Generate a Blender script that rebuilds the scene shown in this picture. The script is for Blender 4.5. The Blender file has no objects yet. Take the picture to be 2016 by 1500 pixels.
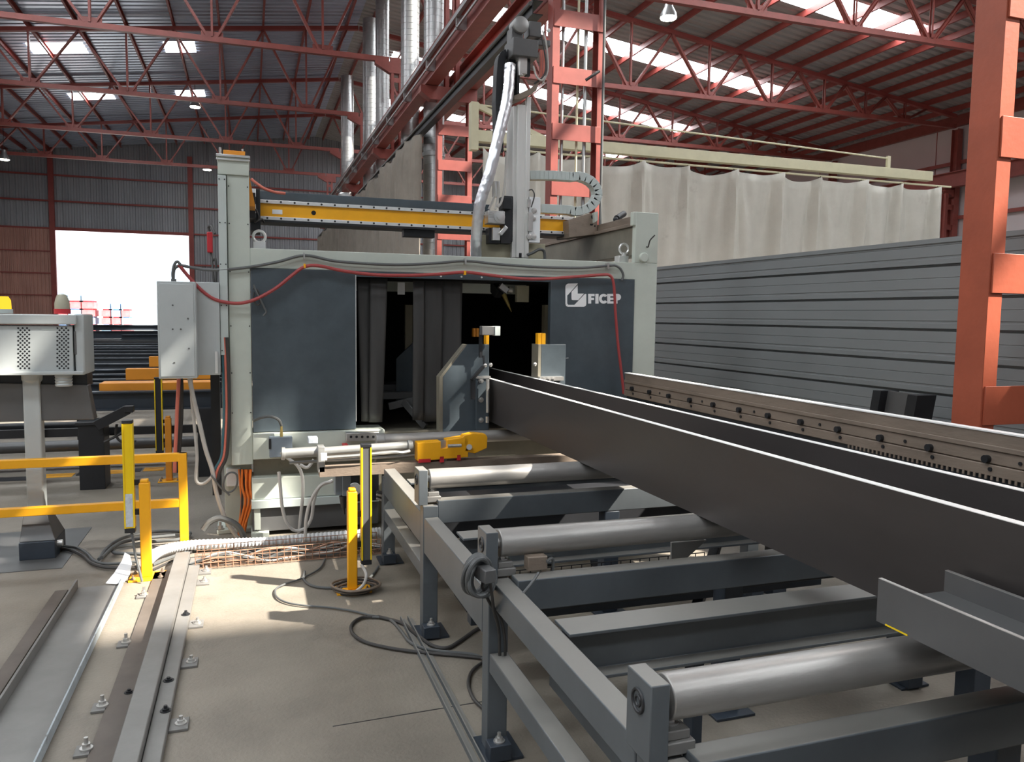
import bpy, math, random
from mathutils import Vector, Matrix, Quaternion

random.seed(7)
scene = bpy.context.scene
COL = scene.collection

# ---------------------------------------------------------------- camera
YAW, PITCH, ROLL, FPX, CAM_H = 0.324927, 0.08298, 0.0131807, 1535.5, 1.7
_cy, _sy, _cp, _sp = math.cos(YAW), math.sin(YAW), math.cos(PITCH), math.sin(PITCH)
_f = Vector((_sy * _cp, _cy * _cp, -_sp)); _r0 = Vector((_cy, -_sy, 0)); _u0 = _r0.cross(_f)
_cr, _sr = math.cos(ROLL), math.sin(ROLL)
_r = _cr * _r0 + _sr * _u0; _u = -_sr * _r0 + _cr * _u0
EYE = Vector((0, 0, CAM_H))
cam_data = bpy.data.cameras.new('camera')
cam_data.sensor_fit = 'HORIZONTAL'; cam_data.sensor_width = 36.0
cam_data.lens = FPX / 2016 * 36.0
cam_data.clip_start = 0.05; cam_data.clip_end = 400
cam = bpy.data.objects.new('camera', cam_data); COL.objects.link(cam)
_m = Matrix((_r, _u, -_f)).transposed().to_4x4(); _m.translation = EYE
cam.matrix_world = _m
scene.camera = cam

# ---------------------------------------------------------------- light
scene.view_settings.view_transform = 'Standard'
scene.view_settings.look = 'None'
scene.view_settings.gamma = 1.0
scene.view_settings.use_curve_mapping = False
scene.view_settings.exposure = 0.0

world = bpy.data.worlds.new('sky'); scene.world = world; world.use_nodes = True
_bg = world.node_tree.nodes['Background']
_bg.inputs[0].default_value = (0.80, 0.90, 1.0, 1); _bg.inputs[1].default_value = 2.2

SUN_DIR = Vector((-0.85, 0.51, -1.0)).normalized()
sun_data = bpy.data.lights.new('sun', 'SUN'); sun_data.energy = 31.0; sun_data.angle = math.radians(0.9)
sun_data.color = (1.0, 0.93, 0.82)
sun = bpy.data.objects.new('sun', sun_data); COL.objects.link(sun)
sun.rotation_euler = SUN_DIR.to_track_quat('-Z', 'Y').to_euler()
sun.location = (12, -8, 16)
SKYLIGHT_GLOW = 11.0

# ---------------------------------------------------------------- helpers
def P(px, py, X=None, Y=None, Z=None):
    """world point seen at photo pixel (px, py) on the plane X=, Y= or Z="""
    d = _r * ((px - 1008) / FPX) + _u * (-(py - 750) / FPX) + _f
    if X is not None: t = (X - EYE.x) / d.x
    elif Y is not None: t = (Y - EYE.y) / d.y
    else: t = (Z - EYE.z) / d.z
    return EYE + d * t

def V(*a): return Vector(a)

class MB:
    def __init__(s): s.v = []; s.f = []; s.m = []; s.mi = 0
    def add(s, vs, fs):
        o = len(s.v); s.v += [Vector(p) for p in vs]
        s.f += [tuple(i + o for i in f) for f in fs]; s.m += [s.mi] * len(fs)
        return s
    def box(s, x0, y0, z0, x1, y1, z1):
        x0, x1 = min(x0, x1), max(x0, x1); y0, y1 = min(y0, y1), max(y0, y1); z0, z1 = min(z0, z1), max(z0, z1)
        return s.add([(x0,y0,z0),(x1,y0,z0),(x1,y1,z0),(x0,y1,z0),(x0,y0,z1),(x1,y0,z1),(x1,y1,z1),(x0,y1,z1)],
                     [(0,3,2,1),(4,5,6,7),(0,1,5,4),(1,2,6,5),(2,3,7,6),(3,0,4,7)])
    def pb(s, a, b, Y, dep):
        """box whose front face spans photo pixels a (top left) to b (bottom right) on the plane Y"""
        p = P(*a, Y=Y); q = P(*b, Y=Y)
        return s.box(p.x, Y, p.z, q.x, Y + dep, q.z)
    def ext(s, prof, a, b, U, W):
        a, b, U, W = Vector(a), Vector(b), Vector(U), Vector(W)
        n = len(prof)
        area = sum(prof[i][0]*prof[(i+1)%n][1]-prof[(i+1)%n][0]*prof[i][1] for i in range(n))
        if (area > 0) != ((U.cross(W)).dot(b - a) > 0): prof = prof[::-1]
        vs = [a + U*u + W*w for u, w in prof] + [b + U*u + W*w for u, w in prof]
        fs = [tuple(reversed(range(n))), tuple(range(n, 2*n))]
        fs += [(i, (i+1) % n, n + (i+1) % n, n + i) for i in range(n)]
        return s.add(vs, fs)
    def bar(s, a, b, w, h, up=(0,0,1)):
        a, b = Vector(a), Vector(b); d = (b - a).normalized(); up = Vector(up)
        U = d.cross(up)
        if U.length < 1e-4: U = d.cross(Vector((0,1,0)))
        U.normalize(); W = U.cross(d).normalized()
        return s.ext([(-w/2,-h/2),(w/2,-h/2),(w/2,h/2),(-w/2,h/2)], a, b, U, W)
    def prof(s, kind, a, b, w, h, t, up=(0,0,1)):
        a, b = Vector(a), Vector(b); d = (b - a).normalized(); up = Vector(up)
        U = d.cross(up)
        if U.length < 1e-4: U = d.cross(Vector((0,1,0)))
        U.normalize(); W = U.cross(d).normalized()
        x, y = w/2, h/2
        if kind == 'I': pr = [(-x,-y),(x,-y),(x,-y+t),(t/2,-y+t),(t/2,y-t),(x,y-t),(x,y),(-x,y),(-x,y-t),(-t/2,y-t),(-t/2,-y+t),(-x,-y+t)]
        elif kind == 'C': pr = [(-x,-y),(x,-y),(x,-y+t),(-x+t,-y+t),(-x+t,y-t),(x,y-t),(x,y),(-x,y)]
        elif kind == 'CR': pr = [(-x,-y),(x,-y),(x,y),(-x,y),(-x,y-t),(x-t,y-t),(x-t,-y+t),(-x,-y+t)]
        elif kind == 'U': pr = [(-x,-y),(x,-y),(x,y),(x-t,y),(x-t,-y+t),(-x+t,-y+t),(-x+t,y),(-x,y)]
        else: pr = [(-x,-y),(x,-y),(x,-y+t),(-x+t,-y+t),(-x+t,y),(-x,y)]
        return s.ext(pr, a, b, U, W)
    def cyl(s, a, b, r, n=20, r2=None, caps=True):
        a, b = Vector(a), Vector(b); d = (b - a).normalized(); r2 = r if r2 is None else r2
        U = d.orthogonal().normalized(); W = d.cross(U)
        ring = [U*math.cos(2*math.pi*i/n) + W*math.sin(2*math.pi*i/n) for i in range(n)]
        vs = [a + c*r for c in ring] + [b + c*r2 for c in ring]
        fs = [(i, (i+1) % n, n + (i+1) % n, n + i) for i in range(n)]
        if caps: fs += [tuple(reversed(range(n))), tuple(range(n, 2*n))]
        return s.add(vs, fs)
    def lathe(s, c, axis, prof, n=24):
        c = Vector(c); d = Vector(axis).normalized(); U = d.orthogonal().normalized(); W = d.cross(U)
        vs = []; fs = []; k = len(prof)
        for r, h in prof:
            vs += [c + d*h + (U*math.cos(2*math.pi*i/n) + W*math.sin(2*math.pi*i/n))*max(r, 1e-4) for i in range(n)]
        for j in range(k-1):
            fs += [(j*n+i, j*n+(i+1) % n, (j+1)*n+(i+1) % n, (j+1)*n+i) for i in range(n)]
        fs += [tuple(reversed(range(n))), tuple(range((k-1)*n, k*n))]
        return s.add(vs, fs)
    def tube(s, pts, r, n=8, sub=6, ribs=None, jit=0):
        jr = random.Random(3)
        pts = [Vector(p) for p in pts]
        path = []
        if len(pts) == 2 or sub == 0: path = pts
        else:
            q = [pts[0]*2 - pts[1]] + pts + [pts[-1]*2 - pts[-2]]
            for i in range(1, len(q) - 2):
                for j in range(sub):
                    t = j / sub; p0, p1, p2, p3 = q[i-1:i+3]
                    path.append(0.5*((2*p1) + (p2-p0)*t + (2*p0-5*p1+4*p2-p3)*t*t + (3*p1-p0-3*p2+p3)*t**3))
            path.append(pts[-1])
        if ribs:                                    # resample for a ribbed hose
            dense = []; step = ribs
            for a, b in zip(path, path[1:]):
                k = max(1, int((b-a).length/step + .5))
                dense += [a.lerp(b, i/k) for i in range(k)]
            path = dense + [path[-1]]
        d = (path[1]-path[0]).normalized(); U = d.orthogonal().normalized()
        vs = []; fs = []
        for i, p in enumerate(path):
            nd = (path[min(i+1, len(path)-1)] - path[max(i-1, 0)])
            if nd.length > 1e-9:
                nd.normalize(); U = U - nd*U.dot(nd)
                U = U.normalized() if U.length > 1e-6 else nd.orthogonal().normalized()
                d = nd
            W = d.cross(U); rr = r*(0.86 if ribs and i % 2 else 1.0)
            vs += [p + (U*math.cos(2*math.pi*k/n) + W*math.sin(2*math.pi*k/n))*rr*(1 + jit*jr.uniform(-1, 1)) for k in range(n)]
        L = len(path)
        for i in range(L-1):
            fs += [(i*n+k, i*n+(k+1) % n, (i+1)*n+(k+1) % n, (i+1)*n+k) for k in range(n)]
        fs += [tuple(reversed(range(n))), tuple(range((L-1)*n, L*n))]
        return s.add(vs, fs)
    def prism(s, poly, vec):
        poly = [Vector(p) for p in poly]; vec = Vector(vec); n = len(poly)
        nrm = Vector((0,0,0))
        for i in range(n): nrm += poly[i].cross(poly[(i+1) % n])
        if nrm.dot(vec) < 0: poly = poly[::-1]
        vs = poly + [p + vec for p in poly]
        return s.add(vs, [tuple(reversed(range(n))), tuple(range(n, 2*n))] + [(i, (i+1) % n, n+(i+1) % n, n+i) for i in range(n)])
    def torus(s, c, axis, R, r, n=24, m=10):
        c = Vector(c); d = Vector(axis).normalized(); U = d.orthogonal().normalized(); W = d.cross(U)
        vs = []; fs = []
        for i in range(n):
            a = 2*math.pi*i/n; rad = U*math.cos(a) + W*math.sin(a)
            vs += [c + rad*(R + r*math.cos(2*math.pi*j/m)) + d*r*math.sin(2*math.pi*j/m) for j in range(m)]
        for i in range(n):
            fs += [(i*m+j, ((i+1) % n)*m+j, ((i+1) % n)*m+(j+1) % m, i*m+(j+1) % m) for j in range(m)]
        return s.add(vs, fs)
    def sphere(s, c, r, n=16, m=10, half=False):
        prof = []
        for j in range(m+1):
            a = -math.pi/2 + math.pi*j/m
            if half and a < -1e-6: continue
            prof.append((r*math.cos(a), r*math.sin(a)))
        return s.lathe(c, (0,0,1), prof, n)
    def bolt(s, c, axis, r=.014, h=.012):
        c = Vector(c); a = Vector(axis).normalized()
        s.cyl(c, c + a*h*.3, r*1.5, 12); s.cyl(c + a*h*.3, c + a*h, r, 6); return s.cyl(c + a*h, c + a*h*2.0, r*.5, 8)

ORIGIN = {}
def build(name, mb, mats, parent=None, bevel=0.0, smooth=True, loc=None):
    """links everything collected in mb as ONE mesh object"""
    me = bpy.data.meshes.new(name)
    if parent is not None: off = ORIGIN[parent.name]
    elif loc is not None: off = Vector(loc)
    else:
        lo = [min(p[i] for p in mb.v) for i in range(3)]; hi = [max(p[i] for p in mb.v) for i in range(3)]
        off = Vector(((lo[0]+hi[0])/2, (lo[1]+hi[1])/2, lo[2]))
    me.from_pydata([p - off for p in mb.v], [], mb.f)
    mats = mats if isinstance(mats, (list, tuple)) else [mats]
    for m in mats: me.materials.append(m)
    if len(mats) > 1: me.polygons.foreach_set('material_index', mb.m)
    me.validate(); me.update()
    if smooth:
        me.shade_smooth(); me.set_sharp_from_angle(angle=math.radians(32))
    o = bpy.data.objects.new(name, me); COL.objects.link(o)
    if parent is None: o.location = off
    else: o.parent = parent
    ORIGIN[o.name] = off
    if bevel:
        b = o.modifiers.new('bevel', 'BEVEL'); b.width = bevel; b.segments = 2; b.limit_method = 'ANGLE'; b.angle_limit = math.radians(50)
    return o

def tag(o, label=None, cat=None, group=None, kind=None):
    if label: o['label'] = label
    if cat: o['category'] = cat
    if group: o['group'] = group
    if kind: o['kind'] = kind
    return o

def thing(name, loc, label, cat, group=None, kind=None):
    o = bpy.data.objects.new(name, None); COL.objects.link(o); o.location = loc
    o.empty_display_size = 0.1
    ORIGIN[o.name] = Vector(loc)
    return tag(o, label, cat, group, kind)

def single(name, mb, mats, label, cat, group=None, bevel=0.0, kind=None):
    return tag(build(name, mb, mats, None, bevel), label, cat, group, kind)

def structure(name, mb, mats, **k):
    return tag(build(name, mb, mats, **k), kind='structure')

def dup(o, loc, label=None, group=None):
    r = o.copy(); COL.objects.link(r); r.location = loc
    if label: r['label'] = label
    if group: r['group'] = group
    for ch in list(o.children):
        c = ch.copy(); COL.objects.link(c); c.parent = r
        for g in list(ch.children):
            d = g.copy(); COL.objects.link(d); d.parent = c
    return r

# ---------------------------------------------------------------- materials
def mat(name, col, rough=0.5, metal=0.0, var=0.15, scale=6.0, bump=0.0, bscale=40.0, dirt=None, dscale=3.0, damt=0.5, stretch=None, spec=0.5, rvar=0.0, dust=None):
    """procedural paint or metal: base colour with mottling, an optional second dirt colour and fine bump"""
    m = bpy.data.materials.new(name); m.use_nodes = True
    nt = m.node_tree; N = nt.nodes; L = nt.links
    b = N['Principled BSDF']
    b.inputs['Roughness'].default_value = rough; b.inputs['Metallic'].default_value = metal
    b.inputs['Specular IOR Level'].default_value = spec
    tc = N.new('ShaderNodeTexCoord'); src = tc.outputs['Object']
    if stretch:
        mp = N.new('ShaderNodeMapping'); mp.inputs['Scale'].default_value = stretch; L.new(src, mp.inputs['Vector']); src = mp.outputs['Vector']
    n = N.new('ShaderNodeTexNoise'); n.inputs['Scale'].default_value = scale; n.inputs['Detail'].default_value = 6; n.inputs['Roughness'].default_value = .65
    L.new(src, n.inputs['Vector'])
    r = N.new('ShaderNodeValToRGB'); r.color_ramp.elements[0].position = .3; r.color_ramp.elements[1].position = .72
    c0 = [max(0, c*(1-var)) for c in col]; c1 = [min(1, c*(1+var)) for c in col]
    r.color_ramp.elements[0].color = (*c0, 1); r.color_ramp.elements[1].color = (*c1, 1)
    L.new(n.outputs['Fac'], r.inputs['Fac']); out = r.outputs['Color']
    if dirt:
        n2 = N.new('ShaderNodeTexNoise'); n2.inputs['Scale'].default_value = dscale; n2.inputs['Detail'].default_value = 8; n2.inputs['Roughness'].default_value = .7
        L.new(src, n2.inputs['Vector'])
        r2 = N.new('ShaderNodeValToRGB'); r2.color_ramp.elements[0].position = .5 + .25*(1-damt); r2.color_ramp.elements[1].position = min(1, .62 + .3*(1-damt))
        r2.color_ramp.elements[0].color = (0,0,0,1); r2.color_ramp.elements[1].color = (1,1,1,1)
        L.new(n2.outputs['Fac'], r2.inputs['Fac'])
        mx = N.new('ShaderNodeMix'); mx.data_type = 'RGBA'
        L.new(r2.outputs['Color'], mx.inputs['Factor']); L.new(out, mx.inputs['A']); mx.inputs['B'].default_value = (*dirt, 1)
        out = mx.outputs['Result']
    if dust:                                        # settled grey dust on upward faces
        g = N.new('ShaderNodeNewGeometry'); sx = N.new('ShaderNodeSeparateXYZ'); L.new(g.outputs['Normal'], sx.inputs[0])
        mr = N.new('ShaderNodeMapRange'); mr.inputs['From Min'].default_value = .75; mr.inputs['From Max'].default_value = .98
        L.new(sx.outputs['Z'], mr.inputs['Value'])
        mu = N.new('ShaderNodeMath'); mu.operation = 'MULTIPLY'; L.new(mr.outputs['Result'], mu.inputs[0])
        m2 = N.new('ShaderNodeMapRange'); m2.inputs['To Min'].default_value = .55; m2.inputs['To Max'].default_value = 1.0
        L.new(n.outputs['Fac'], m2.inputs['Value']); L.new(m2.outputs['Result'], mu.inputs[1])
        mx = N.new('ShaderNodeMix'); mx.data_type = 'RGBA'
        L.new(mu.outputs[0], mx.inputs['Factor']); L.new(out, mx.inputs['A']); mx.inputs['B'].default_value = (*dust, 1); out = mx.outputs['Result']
    L.new(out, b.inputs['Base Color'])
    if rvar:
        mr = N.new('ShaderNodeMapRange'); mr.inputs['To Min'].default_value = max(.02, rough-rvar); mr.inputs['To Max'].default_value = min(1, rough+rvar)
        L.new(n.outputs['Fac'], mr.inputs['Value']); L.new(mr.outputs['Result'], b.inputs['Roughness'])
    if bump:
        nb = N.new('ShaderNodeTexNoise'); nb.inputs['Scale'].default_value = bscale; nb.inputs['Detail'].default_value = 4
        L.new(src, nb.inputs['Vector'])
        bp = N.new('ShaderNodeBump'); bp.inputs['Strength'].default_value = bump; bp.inputs['Distance'].default_value = .01
        L.new(nb.outputs['Fac'], bp.inputs['Height']); L.new(bp.outputs['Normal'], b.inputs['Normal'])
    return m

def glow(name, col, strength, through=0.0):
    m = bpy.data.materials.new(name); m.use_nodes = True
    nt = m.node_tree; N = nt.nodes; L = nt.links
    N.remove(N['Principled BSDF']); out = N['Material Output']
    e = N.new('ShaderNodeEmission'); e.inputs[0].default_value = (*col, 1); e.inputs[1].default_value = strength
    if through:
        t = N.new('ShaderNodeBsdfTransparent'); t.inputs[0].default_value = (through, through, through, 1)
        a = N.new('ShaderNodeAddShader'); L.new(e.outputs[0], a.inputs[0]); L.new(t.outputs[0], a.inputs[1]); L.new(a.outputs[0], out.inputs[0])
    else: L.new(e.outputs[0], out.inputs[0])
    return m

M = dict(
    concrete=mat('concrete floor', (.222,.194,.158), .58, 0, .26, 1.3, .3, 60, dirt=(.125,.108,.09), dscale=.7, damt=.75, rvar=.12),
    ground=mat('outdoor yard', (.5,.5,.48), .9, 0, .1),
    roof=mat('roof sheet', (.44,.50,.63), .30, .5, .12, .4, spec=.5),  # blue tint paints the sky's reflection into the left roof colour
    roofgrey=mat('grey roof sheet', (.42,.42,.42), .4, .3, .12, .4),
    wallsheet=mat('wall sheet', (.32,.335,.36), .5, .2, .15, .8, stretch=(1,1,.1)),
    copper=mat('reddish wall sheet', (.50,.27,.22), .38, .35, .2, .9, stretch=(1,1,.3)),
    whitewall=mat('pale wall', (.62,.57,.58), .8, 0, .05, .5),
    red=mat('oxide red paint', (.27,.066,.053), .45, 0, .18, 3.0, dirt=(.20,.04,.035), dscale=2.2, damt=.35),
    orangered=mat('worn orange red paint', (.38,.088,.045), .45, 0, .14, 2.5, .1, 30, dirt=(.10,.03,.02), dscale=9, damt=.08),
    purlin=mat('purlin paint', (.30,.06,.05), .5, 0, .15, 2),
    pale=mat('machine grey green paint', (.52,.56,.50), .42, 0, .07, 3, dirt=(.36,.36,.30), dscale=4, damt=.25),
    paleside=mat('console grey paint', (.46,.49,.49), .45, 0, .06, 3),
    slate=mat('slate blue paint', (.060,.078,.092), .48, 0, .22, 3.5, dirt=(.11,.13,.15), dscale=6, damt=.25),
    rubber=mat('rubber strip', (.042,.041,.040), .48, 0, .25, 4, stretch=(3,3,.4)),
    black=mat('black metal', (.018,.019,.022), .45, .1, .2, 5),
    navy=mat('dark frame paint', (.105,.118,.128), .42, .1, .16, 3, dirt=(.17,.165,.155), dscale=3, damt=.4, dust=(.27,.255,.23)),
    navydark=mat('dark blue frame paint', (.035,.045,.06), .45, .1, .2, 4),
    yellow=mat('signal yellow paint', (.90,.42,.01), .42, 0, .08, 4, dirt=(.55,.27,.02), dscale=7, damt=.15),
    yellowpure=mat('lemon yellow paint', (.90,.62,.005), .42, 0, .06, 4, dirt=(.5,.34,.02), dscale=7, damt=.12),
    orange=mat('dull orange paint', (.72,.27,.02), .5, 0, .1, 4),
    steel=mat('brushed steel', (.56,.55,.53), .34, .75, .12, 9, .05, 80, rvar=.1),
    bright=mat('bright steel', (.82,.82,.80), .30, .55, .06, 8),
    chrome=mat('polished aluminium', (.70,.70,.68), .3, .85, .05, 5),
    foil=mat('foil sleeve', (.78,.79,.82), .3, .85, .12, 6, .5, 14),
    roller=mat('roller steel', (.40,.385,.365), .38, .5, .14, 5, .05, 50, dirt=(.34,.32,.30), dscale=8, damt=.35, stretch=(.5,2,2), rvar=.12),
    mill=mat('mill scale steel', (.060,.053,.051), .42, .25, .22, 1.6, .04, 50, dirt=(.085,.075,.072), dscale=2.2, damt=.5, stretch=(1,.35,1), rvar=.1),
    millgrey=mat('grey mill steel', (.13,.13,.13), .42, .3, .12, 2, dirt=(.18,.175,.17), dscale=4, damt=.4),
    railsteel=mat('dull floor steel', (.205,.198,.188), .5, .2, .14, 3, .05, 40, dirt=(.19,.175,.16), dscale=3, damt=.5),
    brownstrip=mat('dark brown strip', (.12,.10,.085), .6, .1, .2, 4),
    dullalu=mat('dull aluminium', (.34,.34,.33), .38, .5, .1, 6),
    mastmetal=mat('pale machined aluminium', (.74,.74,.71), .35, .45, .06, 3, dirt=(.55,.53,.48), dscale=3, damt=.3, stretch=(4,4,.5)),
    peeled=mat('peeling bluish paint', (.36,.40,.42), .6, 0, .2, 6, .2, 30, dirt=(.10,.09,.08), dscale=14, damt=.7),
    edgeglint=mat('ground steel edge glint', (.93,.92,.89), .4, .1, .05, 10),  # near-white colour carries the skylight reflection on the ground edges
    rust=mat('brown worn steel', (.235,.185,.145), .55, .15, .25, 3, .15, 40, dirt=(.14,.10,.075), dscale=4, damt=.55, stretch=(1,.5,2)),
    brownpale=mat('oily girder paint', (.20,.185,.145), .45, .1, .2, 3, dirt=(.13,.11,.08), dscale=3, damt=.5),
    bluegrey=mat('blue grey paint', (.20,.24,.28), .5, 0, .15, 4),
    panel=mat('grey profiled sheet', (.24,.255,.258), .45, .1, .1, 1.2, dirt=(.12,.125,.13), dscale=2, damt=.35, stretch=(1,.2,1)),
    zinc=mat('spiral galvanised sheet', (.46,.47,.47), .38, .8, .12, 3),
    canvas=mat('welding curtain canvas', (.52,.495,.44), .85, 0, .1, 1.2, .15, 50, dirt=(.37,.34,.30), dscale=1.1, damt=.6),
    canvasdark=mat('brown curtain canvas', (.30,.265,.225), .85, 0, .15, 1.5, dirt=(.2,.18,.16), dscale=1.2, damt=.5),
    cream=mat('cream paint', (.62,.58,.40), .5, 0, .08, 3),
    cablered=mat('red cable', (.34,.05,.05), .5, 0, .1, 5), cablegrey=mat('grey cable', (.10,.105,.105), .5, 0, .1, 5),
    cablewhite=mat('pale cable', (.50,.48,.45), .5, 0, .1, 5), cableorange=mat('orange cable', (.80,.20,.03), .45, 0, .1, 5),
    cableblack=mat('black cable', (.045,.042,.04), .55, 0, .2, 5), cableblue=mat('teal cable', (.05,.14,.17), .5, 0, .1, 5),
    cablecoral=mat('coral cable', (.62,.17,.12), .5, 0, .1, 5),
    conduit=mat('pale corrugated conduit', (.62,.62,.62), .5, 0, .08, 6),
    rustwire=mat('rusty wire', (.36,.20,.13), .6, .3, .3, 8),
    duct=mat('grey trunking', (.50,.55,.53), .45, 0, .05, 3),
    white=mat('white print', (.82,.83,.84), .5, 0, .04, 6), sticker=mat('pale sticker', (.55,.60,.66), .4, 0, .2, 40),
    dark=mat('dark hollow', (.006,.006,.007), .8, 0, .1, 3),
    redsignal=mat('red plastic', (.55,.03,.04), .4, 0, .1, 5),
    amber=mat('amber lens', (.95,.50,.02), .25, 0, .05, 4), amberglass=mat('dull beacon lens', (.42,.40,.30), .4, 0, .1, 8),
    brass=mat('brass', (.62,.47,.17), .35, .8, .1, 8),
    ply=mat('pale board', (.42,.39,.28), .7, 0, .1, 4),
    bale_blue=mat('blue bundle', (.25,.4,.6), .7, 0, .3, 3), bale_red=mat('red bundle', (.6,.12,.13), .7, 0, .3, 3),
    lamp=glow('lamp glass', (1.0,.93,.75), 30.0), beaconlit=glow('lit amber lens', (1.0,.62,.04), 1.3),
    skylight=glow('translucent roof sheet', (.92,.97,1.0), SKYLIGHT_GLOW, .62),
)

# ================================================================ the hall
RIDGE = 4.2
XL, XR, Y0, Y1 = -18.8, 27.3, -13.0, 52.9
def roof_z(x): return 12.8 - 0.128*abs(x - RIDGE)

mb = MB(); mb.add([(XL,Y0,0),(XR,Y0,0),(XR,Y1,0),(XL,Y1,0)], [(0,1,2,3)])
structure('floor', mb, M['concrete'], loc=(0,0,0))
mb = MB(); mb.add([(-60,Y1,-.02),(60,Y1,-.02),(60,190,-.02),(-60,190,-.02)], [(0,1,2,3)])
structure('ground', mb, M['ground'], loc=(0,Y1,0))

def corrugated(mb, x0, x1, y0, y1, dz=.28, per=.35, dep=.085):
    ys = []; y = y0
    pat = ((0,0),(.30,0),(.42,1),(.62,1),(.74,0))
    k = math.floor(y0/per)
    while k*per < y1:
        for f, h in pat:
            yy = (k+f)*per
            if y0 <= yy <= y1: ys.append((yy, h*dep))
        k += 1
    if not ys or ys[0][0] > y0: ys.insert(0, (y0, 0))
    if ys[-1][0] < y1: ys.append((y1, 0))
    vs = []; n = len(ys)
    for x in (x0, x1): vs += [(x, y, roof_z(x)+dz+h) for y, h in ys]
    mb.add(vs, [(i, i+1, n+i+1, n+i) for i in range(n-1)])

SKY_R = [(-8.4,-7.0,6.0,20.6),(-1.95,.30,6.0,20.6),(5.9,7.15,6.0,20.6),(12.95,14.2,6.0,20.6),(20.0,21.25,6.0,20.75),(27.1,28.4,6.0,20.7),(34.05,35.4,6.0,20.5),(41.1,42.35,6.0,20.5)]  # strip over the camera is unseen, widened to place the sun patch
SKY_L = [(-8.4,-6.9,-15,-1),(-1.4,.55,-15,-1),(5.9,7.15,-15,-1),(12.95,14.2,-15,-1),(20.0,21.25,-12,-1),(27.1,28.4,-7.7,-5.9),(27.1,28.4,-3.0,-1.9),(34.05,35.4,-7.75,-5.85),(34.05,35.4,-3.05,-1.9),(41.1,42.35,-7.75,-5.9),(41.1,42.35,-3.2,-1.9)]  # wide strips over the front bays are unseen, added for light
def roof_side(name, xa, xb, holes, m):
    mb = MB(); ycuts = sorted({h[0] for h in holes} | {h[1] for h in holes} | {Y0, Y1})
    for ya, yb in zip(ycuts, ycuts[1:]):
        hs = sorted((h[2], h[3]) for h in holes if h[0] <= ya+1e-6 and h[1] >= yb-1e-6)
        x = xa
        for h0, h1 in hs:
            corrugated(mb, x, h0, ya, yb); x = h1
        corrugated(mb, x, xb, ya, yb)
    return structure(name, mb, m, loc=((xa+xb)/2, 20, 10))
roof_side('ceiling_left', XL, RIDGE, SKY_L, M['roof'])
roof_side('ceiling_right', RIDGE, XR, SKY_R, M['roofgrey'])
ordn = ['first','second','third','fourth','fifth','sixth','seventh','eighth','ninth','tenth','eleventh','twelfth','thirteenth','fourteenth','fifteenth','sixteenth']
for side, lst in (('right', SKY_R), ('left', SKY_L)):
    for i, (a, b, x0, x1) in enumerate(lst):
        mb = MB(); corrugated(mb, x0, x1, a, b, .283)
        structure('window_%d' % (i+1 if side == 'right' else i+21), mb, M['skylight'])  # includes the unseen strips added to let in more light

# back wall with the open gate, gable to the roof
DX0, DX1, DZ = -10.78, -3.48, 6.42
def wall_cols(mb, xa, xb, z0, zf, y=Y1, per=.3, dep=.045):
    xs = []; k = math.floor(xa/per)
    while k*per < xb:
        for f, h in ((0,0),(.4,0),(.5,1),(.9,1)):
            xx = (k+f)*per
            if xa < xx < xb: xs.append((xx, h*dep))
        k += 1
    xs = [(xa,0)] + xs + [(xb,0)]; n = len(xs)
    vs = [(x, y-h, z0) for x, h in xs] + [(x, y-h, zf(x)) for x, h in xs]
    mb.add(vs, [(i, i+1, n+i+1, n+i) for i in range(n-1)])
mb = MB()
wall_cols(mb, XL, DX0, 6.40, lambda x: roof_z(x)+.28)
wall_cols(mb, DX0, DX1, DZ, lambda x: roof_z(x)+.28)
wall_cols(mb, DX1, RIDGE, 0, lambda x: roof_z(x)+.28)
wall_cols(mb, RIDGE, XR, 0, lambda x: roof_z(x)+.28)
mb.mi = 1
for k in range(5): wall_cols(mb, XL, DX0, k*1.29, lambda x, k=k: 1.31+k*1.29, y=Y1-.025*k, per=.2)
structure('wall_back', mb, [M['wallsheet'], M['copper']], loc=(0,Y1,0))
mb = MB(); mb.box(XL-.2,Y0,0,XL,Y1,10.2); structure('wall_left', mb, M['wallsheet'])
mb = MB(); mb.prism([(XL,Y0-.2,0),(XR,Y0-.2,0),(XR,Y0-.2,roof_z(XR)+.3),(RIDGE,Y0-.2,13.1),(XL,Y0-.2,roof_z(XL)+.3)], (0,.2,0)); structure('wall_front', mb, M['wallsheet'])
mb = MB(); mb.box(XR,Y0,0,XR+.2,Y1,10.2)
structure('wall_right', mb, M['whitewall'])
mb = MB()
for y in (17.65,24.7,31.75,38.8,45.85): mb.box(XR-.012,y+1.2,0,XR,y+1.23,9.6)
structure('trim_1', mb, M['purlin'])
mb = MB(); mb.box(XR-.2, Y0, 9.55, XR-.02, Y1-.1, 9.98); structure('trim_2', mb, M['red'])
# gate frame, wall posts and girts of the back wall
mb = MB()
for x in (DX0-.14, DX1+.14): mb.box(x-.14, Y1-.25, 0, x+.14, Y1-.06, 11.2)
mb.box(DX0, Y1-.2, DZ-.02, DX1, Y1-.06, DZ+.16)
structure('trim_3', mb, M['purlin'])
mb = MB()
for z in (1.29, 2.58, 3.87, 5.16): mb.box(XL, Y1-.2, z-.03, DX0-.3, Y1-.09, z+.03)
for z in (6.5, 8.1, 9.6): mb.box(XL, Y1-.16, z-.05, DX0-.3, Y1-.07, z+.05)
for z in (8.1, 9.6): mb.box(DX0, Y1-.16, z-.05, DX1, Y1-.07, z+.05)
for z in (3.0, 4.6, 6.5, 8.1, 9.6): mb.box(DX1+.3, Y1-.16, z-.05, 20, Y1-.07, z+.05)
structure('trim_4', mb, M['purlin'])

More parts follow.
